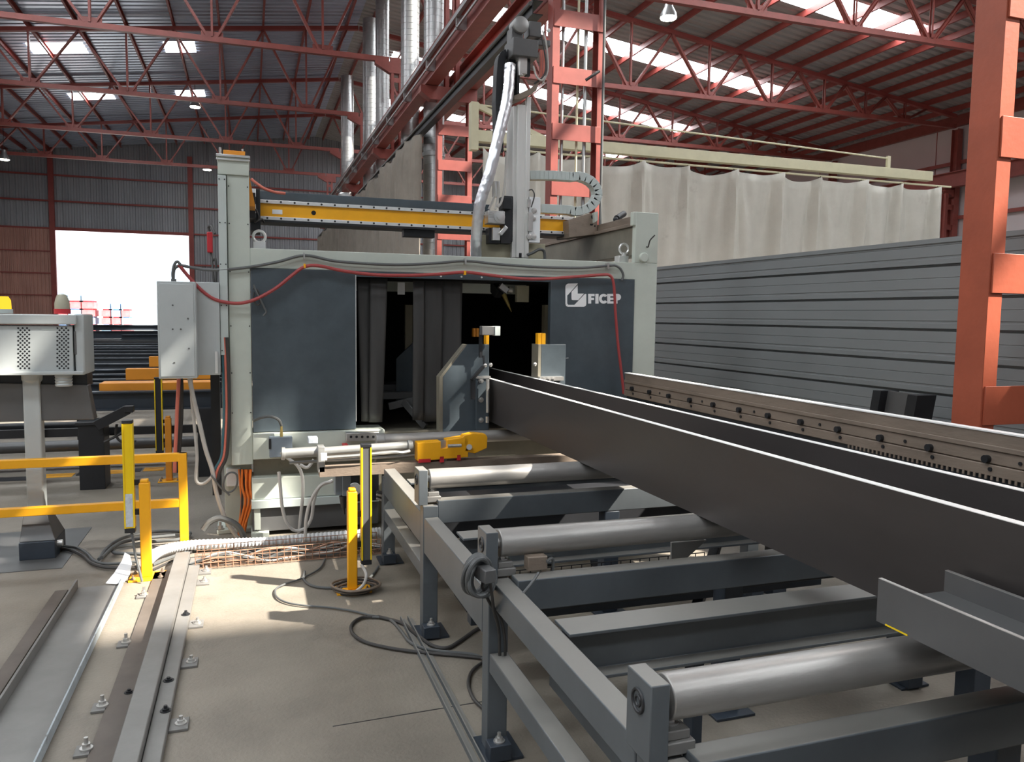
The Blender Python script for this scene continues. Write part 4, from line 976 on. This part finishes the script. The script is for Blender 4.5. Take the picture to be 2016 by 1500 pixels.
# ================================================================ floor area on the left
def bollard(x, y, h, w, m, label):
    t = thing('safety_post', (x,y,0), label, 'post', 'yellow safety posts')
    mb = MB(); mb.box(x-w/2,y-w/2,.012,x+w/2,y+w/2,h-.02); mb.box(x-w/2+.008,y-w/2+.002,h-.02,x+w/2-.008,y+w/2-.002,h); build('post', mb, m, t, .006)
    mb = MB(); mb.box(x-.10,y-.08,0,x+.11,y+.09,.012); build('base_plate', mb, M['yellow'], t, .002)
    mb = MB()
    for dx, dy in ((-.075,-.05),(.085,-.05),(-.075,.06),(.085,.06)): mb.bolt((x+dx,y+dy,.012),(0,0,1),.011,.012)
    build('anchor_bolt', mb, M['rust'], t)
    return t
bollard(-.645, 5.36, .64, .062, M['yellow'], 'yellow-orange post with rounded top on the floor, in front of the yellow railing')
bollard(.58, 4.76, .642, .058, M['yellow'], 'yellow post on the floor left of the conveyor legs, with coiled cable at its foot')
bollard(-.785, 8.43, .66, .06, M['orange'], 'dull yellow post in the distance under the electrical box')
def light_curtain(x, y, z0, z1, w, front, edge, label, sticker=False, side=1):
    t = thing('light_curtain', (x,y,z0), label, 'sensor post', 'safety light curtain posts')
    mb = MB(); mb.box(x-w/2+.008,y,z0,x+w/2-.008,y+.055,z1); build('window', mb, M[front], t)
    for s in (-1,1):
        mb = MB(); xx = x+s*(w/2-.004); mb.box(xx-.0045,y-.006,z0,xx+.0045,y+.057,z1); build('profile', mb, M[edge], t, .001)
    mb = MB(); mb.box(x-w/2,y-.004,z1,x+w/2,y+.058,z1+.02); mb.box(x-w/2,y-.004,z0-.03,x+w/2,y+.058,z0); build('end_cap', mb, M['black'], t, .002)
    if sticker:
        mb = MB(); mb.box(x-w/2+.006,y-.003,z0+.01,x+w/2-.006,y,z0+.22); build('sticker', mb, M['sticker'], t)
    for z in (z0+.08, z0+.27):
        mb = MB(); mb.box(x+side*w/2-.002*side, y+.015, z, x+side*(w/2+.028), y+.04, z+.035); build('clip', mb, M['black'], t)
    return t
light_curtain(-.733, 5.335, .335, 1.0, .06, 'yellowpure', 'yellowpure', 'yellow light curtain with a grey sticker, clipped to the post in front of the railing', True)
light_curtain(.665, 4.735, .19, .89, .062, 'millgrey', 'yellowpure', 'dark light curtain with yellow edges beside the yellow post by the conveyor', side=-1)
light_curtain(-.866, 8.4, .32, 1.03, .07, 'black', 'yellowpure', 'black light curtain with thin yellow edges, in the distance under the electrical box')
mb = MB(); mb.tube([P(258,1045,Y=5.36),P(262,1062,Y=5.33),P(266,1090,Y=5.30),P(273,1118,Y=5.27),(-.66,5.25,.012)], .008); single('sensor_cable', mb, M['cablegrey'], 'grey cable hanging from the yellow light curtain to the floor', 'cable')

# yellow railing
t = thing('guard_railing', (-1.4, 5.92, 0), 'yellow two-bar guard railing in front of the console pole', 'railing')
ry0, ry1 = 5.9, 5.955
mb = MB(); mb.box(-2.6,ry0,.645,-.435,ry1,.703); build('top_rail', mb, M['yellow'], t, .004)
mb = MB(); mb.box(-2.6,ry0,.318,-.49,ry1,.375); build('middle_rail', mb, M['yellow'], t, .004)
for x in (-.463,-2.4):
    mb = MB(); mb.box(x-.028,ry0-.001,0,x+.028,ry1+.001,.703); build('post', mb, M['yellow'], t, .004)

# console on a pole
t = thing('control_console', (-1.4, 6.1, 0), 'grey control console on a pole with perforated back and beacons, behind the yellow railing', 'console')
mb = MB(); mb.pb((-90,640),(145,733),5.99,.2); bk = build('back_cover', mb, M['paleside'], t, .004)
mb = MB(); mb.pb((-90,617),(150,639),5.965,.24); mb.pb((-90,733),(165,738),5.97,.3); build('rim', mb, M['paleside'], t, .006)
mb = MB(); p = P(145,618,Y=6.0); q = P(168,738,Y=6.0); mb.box(p.x,6.0,q.z,q.x,6.35,p.z); build('side_cheek', mb, M['paleside'], t, .01)
mb = MB(); mb.pb((145,652),(151,698),5.996,.02); build('grip', mb, M['millgrey'], t, .003)
mb = MB()
for cx0 in (36, 113):
    for j in range(20):
        for i in range(3):
            q = P(cx0+i*8.6+(4.3 if j % 2 else 0), 646+j*4.15, Y=5.99); mb.cyl(q, q+V(0,-.0008,0), .0068, 8)
build('vent_hole', mb, M['black'], bk)
mb = MB(); q = P(82,646,Y=5.99); mb.box(q.x,5.988,q.z-.012,q.x+.09,5.99,q.z); build('type_label', mb, M['duct'], bk)
mb = MB(); mb.prism([P(*q,Y=6.1) for q in ((-90,752),(172,758),(186,826),(-90,832))], (0,.12,0)); build('keyboard_desk', mb, M['bluegrey'] if False else M['millgrey'], t, .006)
mb = MB(); mb.pb((-90,738),(172,760),6.12,.2); build('underside', mb, M['black'], t)
mb = MB(); mb.lathe(P(126,760,Y=6.05), (0,0,1), [(.05,0),(.055,.01),(.05,.02),(.055,.03),(.05,.04),(.055,.05),(.05,.06),(.055,.07),(.05,.085)], 20); build('cable_gland', mb, M['paleside'], t)
c = P(73,1000,Y=6.12)
mb = MB(); mb.box(c.x-.052,6.08,.26,c.x+.052,6.18,1.24); build('pole', mb, M['paleside'], t, .01)
mb = MB(); mb.lathe((c.x,6.13,1.2), (0,0,1), [(.05,0),(.066,.02),(.066,.05),(.085,.09),(.085,.1)], 22); build('pole_collar', mb, M['paleside'], t)
b0 = P(38,1105,Z=0); b1 = P(109,1100,Z=0)
mb = MB()
vs = [(b0.x,5.97,.125),(b1.x,5.97,.125),(b1.x,6.26,.125),(b0.x,6.26,.125),(c.x-.07,6.06,.30),(c.x+.07,6.06,.30),(c.x+.07,6.2,.30),(c.x-.07,6.2,.30)]
mb.add(vs, [(0,3,2,1),(4,5,6,7),(0,1,5,4),(1,2,6,5),(2,3,7,6),(3,0,4,7)]); build('pedestal', mb, M['millgrey'], t, .004)
mb = MB(); mb.box(b0.x,5.95,.004,b1.x,6.27,.125); build('base_box', mb, M['navydark'], t, .004)
mb = MB(); mb.cyl((b1.x,6.02,.09),(b1.x+.035,6.02,.09),.022,14); build('base_gland', mb, M['steel'], t)
mb = MB(); q = P(2,617,Y=6.1); mb.cyl(q, q+V(0,0,.03), .07, 20); mb2 = MB(); mb2.lathe(q+V(0,0,.03),(0,0,1),[(.062,0),(.06,.06),(.045,.085)],20); build('beacon_base', mb, M['duct'], t); build('beacon', mb2, M['beaconlit'], t)
mb = MB(); q = P(123,618,Y=6.15); mb.cyl(q, q+V(0,0,.035), .052, 18); build('beacon_base', mb, M['redsignal'], t)
mb = MB(); mb.lathe(q+V(0,0,.035),(0,0,1),[(.048,0),(.048,.035),(.04,.07),(.03,.095),(.01,.105)],18); build('beacon', mb, M['amberglass'], t)
mb = MB(); p = P(122,1119,Z=0); q = P(-150,1122,Z=0); mb.box(q.x,p.y,0,p.x,6.75,.004); single('floor_plate', mb, M['millgrey'], 'flat steel floor plate under the console pole', 'plate')

# hazard tape behind the railing
for k, (xa, xb, m) in enumerate(((-3.6,-2.75,'yellow'),(-2.75,-2.1,'black'),(-2.1,-1.75,'yellow'),(-1.72,-1.62,'black'),(-1.6,-1.28,'yellow'),(-1.26,-1.12,'black'),(-1.1,-.9,'yellow'))):
    mb = MB(); mb.box(xa, 8.72+.12*(xa+3.6), 0, xb, 8.92+.12*(xa+3.6), .003); tag(build('floor_marking', mb, M[m]), 'strip of yellow and black hazard tape on the floor behind the railing', 'floor marking', 'hazard tape strips', 'structure')

# floor channels and track
t = thing('steel_channel', (-.9, 3.3, 0), 'wide grey steel channel lying on the floor at the lower left', 'channel')
xl, xr = -1.015, -.775
mb = MB(); mb.box(xl,.5,.0,xr,5.24,.012); build('web', mb, M['railsteel'], t)
mb = MB(); mb.box(xl-.012,.5,.0,xl,5.24,.065); build('flange', mb, M['railsteel'], t, .002)
mb = MB(); mb.box(xr,.5,.0,xr+.008,5.27,.05); build('flange', mb, M['peeled'], t, .002)['label'] = 'flange with peeling bluish paint'
mb = MB(); mb.box(-1.12,.5,0,-1.05,5.15,.035); single('shadow_strip', mb, M['brownstrip'], 'dark brown strip for the shadow along the far left of the wide channel', 'bar', None, .002)  # solid brown strip laid where the channel's shadow falls
t = thing('floor_track', (-.45, 3.3, 0), 'grey steel floor track bolted to the concrete, right of the wide channel', 'track')
mb = MB(); mb.box(-.605,.5,.0,-.495,5.42,.012); build('base_strip', mb, M['brownstrip'], t)
mb = MB(); mb.box(-.495,.5,.012,-.405,5.62,.075); build('rail_web', mb, M['railsteel'], t, .004)
mb = MB(); mb.box(-.403,.5,.0,-.335,5.6,.035); build('rail_step', mb, M['railsteel'], t, .004)
for k, y in enumerate((5.36, 5.15, 4.45, 3.95, 3.35, 2.6)):
    mb = MB(); mb.box(-.335,y-.05,0,-.26,y+.05,.012); lugo = build('anchor_lug', mb, M['railsteel'], t, .002)
    mb = MB(); mb.bolt((-.29,y,.012),(0,0,1),.016,.016); build('anchor_bolt', mb, M['steel'], lugo)
    if k in (2,4):
        mb = MB(); mb.bolt((-.355,y+.08,.035),(0,0,1),.015,.012); build('stud', mb, M['black'], lugo)
for k, y in enumerate((5.0, 4.28, 3.6, 3.25, 2.6)):
    mb = MB(); mb.box(-.66,y-.04,0,-.60,y+.04,.012); lugo = build('anchor_lug', mb, M['railsteel'], t, .002)
    mb = MB(); mb.bolt((-.62,y,.012),(0,0,1),.016,.024); build('anchor_bolt', mb, M['steel'], lugo)
mb = MB(); mb.bolt((-.37,3.72,.035),(0,0,1),.016,.008); mb.bolt((-.53,3.7,.012),(0,0,1),.014,.008); build('track_bolt', mb, M['black'], t)
# torn white sheet by the bollard
mb = MB(); poly = [(208,1149),(225,1135),(240,1118),(246,1106),(256,1110),(260,1122),(255,1138),(245,1147),(228,1150)]
vs = []
for x, y in poly: q = P(x,y,Z=.02); vs.append((q.x, q.y, .02 + max(0,(1150-y))*.0014))
mb.prism(vs, (0,.002,.003)); single('white_sheet', mb, M['white'], 'small curled white sheet on the floor beside the yellow-orange post', 'sheet')

# conduit, wire tray and floor cables
cb = MB(); cb.tube([P(x,y,Z=.055) for x, y in ((285,1108),(315,1086),(370,1074),(450,1070),(520,1067),(600,1060),(680,1054),(748,1047))], .038, 14, 10, ribs=.012)
single('corrugated_conduit', cb, M['conduit'], 'long white corrugated conduit on the floor in front of the machine', 'conduit')
t = thing('wire_tray', (.24, 5.45, 0), 'rusty wire mesh cable tray on the floor in front of the white conduit', 'tray')
mb = MB(); x0, x1, ya, yb, h = -.36, .86, 5.42, 5.60, .115
nx = 26
for i in range(nx+1):
    x = x0+(x1-x0)*i/nx; mb.tube([(x,ya,.0+h),(x,ya,.008),(x,yb,.008),(x,yb,h)], .0028, 5, 0)
for z in (.01,.045,.08,h):
    for y in (ya, yb): mb.tube([(x0,y,z),(x1,y,z)], .0028, 5, 0)
for k in range(1,5): y = ya+(yb-ya)*k/5; mb.tube([(x0,y,.008),(x1,y,.008)], .0028, 5, 0)
build('mesh_basket', mb, M['rustwire'], t)
rnd = random.Random(11)
for k in range(9):
    y = 5.45+.013*k; z = .02+.03*rnd.random(); pts = [(x0-.05+.02*k, y, z)] + [(x0+.15*i, y+rnd.uniform(-.03,.03), .02+rnd.random()*.07) for i in range(1,8)] + [(x1+.06, y, .03)]
    mb = MB(); mb.tube(pts, .007, 6, 4); single('tray_cable', mb, M[('cablegrey','cablewhite','rustwire','cableblack')[k % 4]], '%s cable running lengthwise in the wire mesh tray' % ('grey','pale','brown','black')[k % 4], 'cable', 'cables in the wire tray')
def fcable(px, r, m, label, z=.012, group=None): return cable([P(x,y,Z=z) for x, y in px], r, m, label, group)
fcable(((640,1100),(628,1120),(590,1140),(560,1150),(543,1160),(545,1175),(565,1186),(600,1192),(650,1196),(690,1202),(725,1210),(745,1214)), .006, 'cablegrey', 'thin dark cable curving over the floor left of the yellow post')
fcable(((745,1214),(712,1216),(692,1230),(695,1248),(720,1264),(770,1276),(830,1284),(900,1290),(960,1296)), .009, 'cableblack', 'black cable loop on the floor left of the conveyor, lower edge')
fcable(((728,1214),(765,1218),(788,1240),(805,1262),(830,1275),(870,1282),(930,1288),(958,1300)), .008, 'cablegrey', 'grey cable inside the black loop on the floor')
fcable(((745,1214),(790,1226),(815,1245),(850,1270),(880,1275),(905,1262),(940,1238),(965,1230)), .010, 'cableblack', 'black cable running under the conveyor rail from the loop')
fcable(((955,1300),(930,1320),(922,1345),(932,1375),(955,1398)), .008, 'cableblack', 'black cable arc on the floor beside the front conveyor leg')
fcable(((600,1125),(598,1140),(612,1152),(640,1157),(680,1156),(712,1148),(735,1130),(745,1115)), .008, 'cablegrey', 'grey cable half ring on the floor behind the yellow post')
for k in range(4):
    r0 = .105+.012*k; cx, cy = .60, 4.74
    pts = [(cx+r0*math.cos(a)+.012*math.sin(3*a+k), cy+r0*.9*math.sin(a), .01+.011*k) for a in [2*math.pi*i/20 for i in range(21)]]
    mb = MB(); mb.tube(pts, .0075, 7, 2); single('coiled_cable', mb, M['cableblack' if k % 2 == 0 else 'rust'], ('black' if k % 2 == 0 else 'brown')+' ring of the cable coil around the foot of the yellow post', 'cable', 'cable coil at the yellow post')
mb = MB(); mb.tube([P(700,1165,Y=4.66),P(716,1150,Y=4.66),P(721,1130,Y=4.68),P(712,1112,Y=4.74)], .010); single('pale_lead', mb, M['cablewhite'], 'short pale cable rising from the coil to the dark light curtain', 'cable')
fcable(((112,1079),(140,1083),(165,1095),(180,1108),(205,1116),(240,1118),(275,1116)), .012, 'cableblack', 'black cable from the console base across the floor', .02)
fcable(((118,1075),(150,1078),(172,1090),(186,1104),(215,1110),(268,1106)), .010, 'cablegrey', 'grey cable beside the black one from the console base', .02)
fcable(((195,1101),(210,1080),(235,1062),(270,1052),(310,1046),(350,1046),(375,1050),(350,1062),(300,1066),(262,1072),(228,1078),(225,1088),(262,1090),(290,1092)), .012, 'cablegrey', 'thick grey cable loops piled on the floor behind the yellow-orange post', .03)
fcable(((200,1098),(230,1072),(265,1062),(300,1058),(345,1054)), .012, 'cablegrey', 'single grey cable over the loops behind the yellow-orange post', .05)
fcable(((300,1122),(330,1108),(360,1094),(382,1084)), .008, 'cableblack', 'dark cable slanting on the floor right of the yellow-orange post')
fcable(((300,1112),(335,1098),(365,1088),(392,1082),(420,1078)), .012, 'cablegrey', 'grey pipe beside the dark cable right of the yellow-orange post')
for xo, lb in ((.795,'left'),(.835,'right')):
    mb = MB(); mb.prof('L', (xo,.8,.012), (xo-.005,4.2,.012), .03, .024, .006); single('angle_bar', mb, M['navy'], 'thin steel angle lying on the floor along the conveyor, %s one of two' % lb, 'bar', 'thin angles on the floor')

# ================================================================ outfeed area behind, far left
t = thing('outfeed_table', (-2.5, 14, 0), 'dark steel outfeed table of many cross beams behind the railing', 'table')
for k, y in enumerate((8.62, 9.65, 10.2, 11.0, 11.9, 13.2, 14.8, 16.2, 17.5, 18.8, 20.1, 21.6)):
    mb = MB(); h = .19 if k == 0 else .15
    mb.prof('I', (-7,y,.9-h/2), (-.32,y,.9-h/2), .12, h, .016); build('cross_beam', mb, M['navydark'], t)
    if k % 3 == 0:
        for x in (-.45,-2.0,-4.2):
            mb = MB(); mb.box(x-.07,y-.06,0,x+.07,y+.06,.9-h); build('leg', mb, M['black'], t)
mb = MB(); mb.box(-7,8.66,.45,-.32,8.72,.53); build('stretcher', mb, M['black'], t)
mb = MB(); mb.cyl((-3.2,8.9,.52),(-1.4,8.9,.52),.05,16); build('pipe', mb, M['black'], t)
mb = MB(); mb.cyl((-3.4,9.3,.26),(-.6,9.3,.26),.06,16); build('pipe', mb, M['millgrey'], t)
for (a, b, Y, dep, lb) in (((195,755),(430,768),8.70,.3,'long orange channel on the front edge of the outfeed table'),((247,726),(430,746),10.1,.12,'orange plate standing on the outfeed table, left of the electrical box foot'),((293,702),(312,722),12.0,.12,'small orange block far back on the outfeed table')):
    mb = MB(); mb.pb(a, b, Y, dep); single('orange_guide', mb, M['orange'], lb, 'guide', 'orange guides on the outfeed table', .004)
t = thing('hydraulic_unit', tuple(P(180,893,Y=8.2)), 'black box unit with a slanting arm on the floor under the outfeed table', 'unit')
mb = MB(); p = P(153,838,Y=8.2); q = P(206,900,Y=8.2); mb.box(p.x,8.2,.0,q.x,8.5,p.z); mb.box(p.x-.02,8.18,p.z,q.x+.02,8.52,p.z+.03); build('housing', mb, M['black'], t, .004)
mb = MB(); mb.bar(P(190,838,Y=8.15),P(252,806,Y=8.15),.08,.09); mb.pb((244,800),(262,812),8.1,.1); build('arm', mb, M['black'], t, .003)
mb = MB(); mb.tube([P(205,870,Y=8.2),P(230,858,Y=8.2),P(250,845,Y=8.2)],.012); mb.tube([P(230,835,Y=8.2),P(228,855,Y=8.2),P(240,870,Y=8.2),P(268,868,Y=8.2)],.012); build('hose', mb, M['cableblack'], t)
# piled beams on the far end of the table, outdoor bundles
for k, (x0, x1, y, z, h) in enumerate(((-4.6,-1.6,25.0,.9,.22),(-4.9,-2.4,25.4,1.12,.16),(-3.4,-.8,24.2,.9,.14),(-3.0,-.6,26.2,.9,.2))):
    mb = MB(); mb.prof('I', (x0,y,z+h/2), (x1,y+1.2,z+h/2), .18, h, .02)
    single('profile_beam', mb, M['navydark'], ('dark beam at the back of the outfeed table, long lower one','dark beam lying on top of the pile, against the bright gate','thin dark beam in front of the pile by the bright gate','dark beam behind the pile, nearest the electrical box')[k], 'beam', 'beams piled by the gate')
mb = MB(); mb.box(-5.2,23.6,.0,-.4,27.6,.88); single('storage_bench', mb, M['black'], 'black bench under the piled beams near the bright gate', 'bench')
rnd = random.Random(4)
for c, (bx, w, lay) in enumerate(((-14.6,2.9,5),(-11.3,2.2,4))):
    for j in range(lay):
        for i in range(3):
            mb = MB(); x = bx+i*w/3; z = .0+j*.62
            mb.box(x+.04,70,z,x+w/3-.04,72,z+.5); mb.box(x+.15,70.1,z+.5,x+w/3-.15,71.9,z+.62)
            blue = (j >= lay-1) or (i+j) % 3 == 0
            single('cargo_bundle', mb, M['bale_blue' if blue else 'bale_red'], ('blue' if blue else 'red')+' wrapped bundle in the %s outdoor stack beyond the gate' % ('left','right')[c], 'bundle', 'bundles stacked outdoors')
mb = MB(); mb.box(-6.6,62,0,-4.6,64,2.2); single('outdoor_crate', mb, M['bluegrey'], 'grey crate outdoors at the right edge of the gate', 'crate')
mb = MB(); mb.box(-22,120,0,-15,132,12); single('outdoor_building', mb, M['ground'], 'pale building outdoors seen through the left part of the gate', 'building')

# service pipes on the red column by the gantry
for x, m, r, lb in ((4.27,'zinc',.022,'left'),(4.50,'cream',.018,'middle'),(4.62,'zinc',.026,'right')):
    mb = MB(); mb.cyl((x,10.60,1.2),(x,10.60,6.45),r,14); single('service_pipe', mb, M[m], '%s one of three vertical pipes on the red column right behind the gantry' % lb, 'pipe', 'vertical pipes on the near red column')
mb = MB(); mb.tube([(4.82,10.42,1.0),(4.82,10.42,6.2),(4.80,10.42,6.32),(4.62,10.42,6.34)], .02, 10, 3); single('cable_pipe', mb, M['cablegrey'], 'dark pipe along the right leg of the red column behind the gantry', 'pipe')
mb = MB(); mb.tube([P(1153,158,Y=10.4),P(1168,148,Y=10.36),P(1180,140,Y=10.36)], .02); single('black_handle', mb, M['black'], 'short black rod on the batten of the red column behind the gantry', 'rod')

mb = MB(); p, q = P(655,1430,Z=0), P(1005,1372,Z=0); mb.bar((p.x,p.y,.0004),(q.x,q.y,.0004),.006,.0008); structure('trim_5', mb, M['black'])
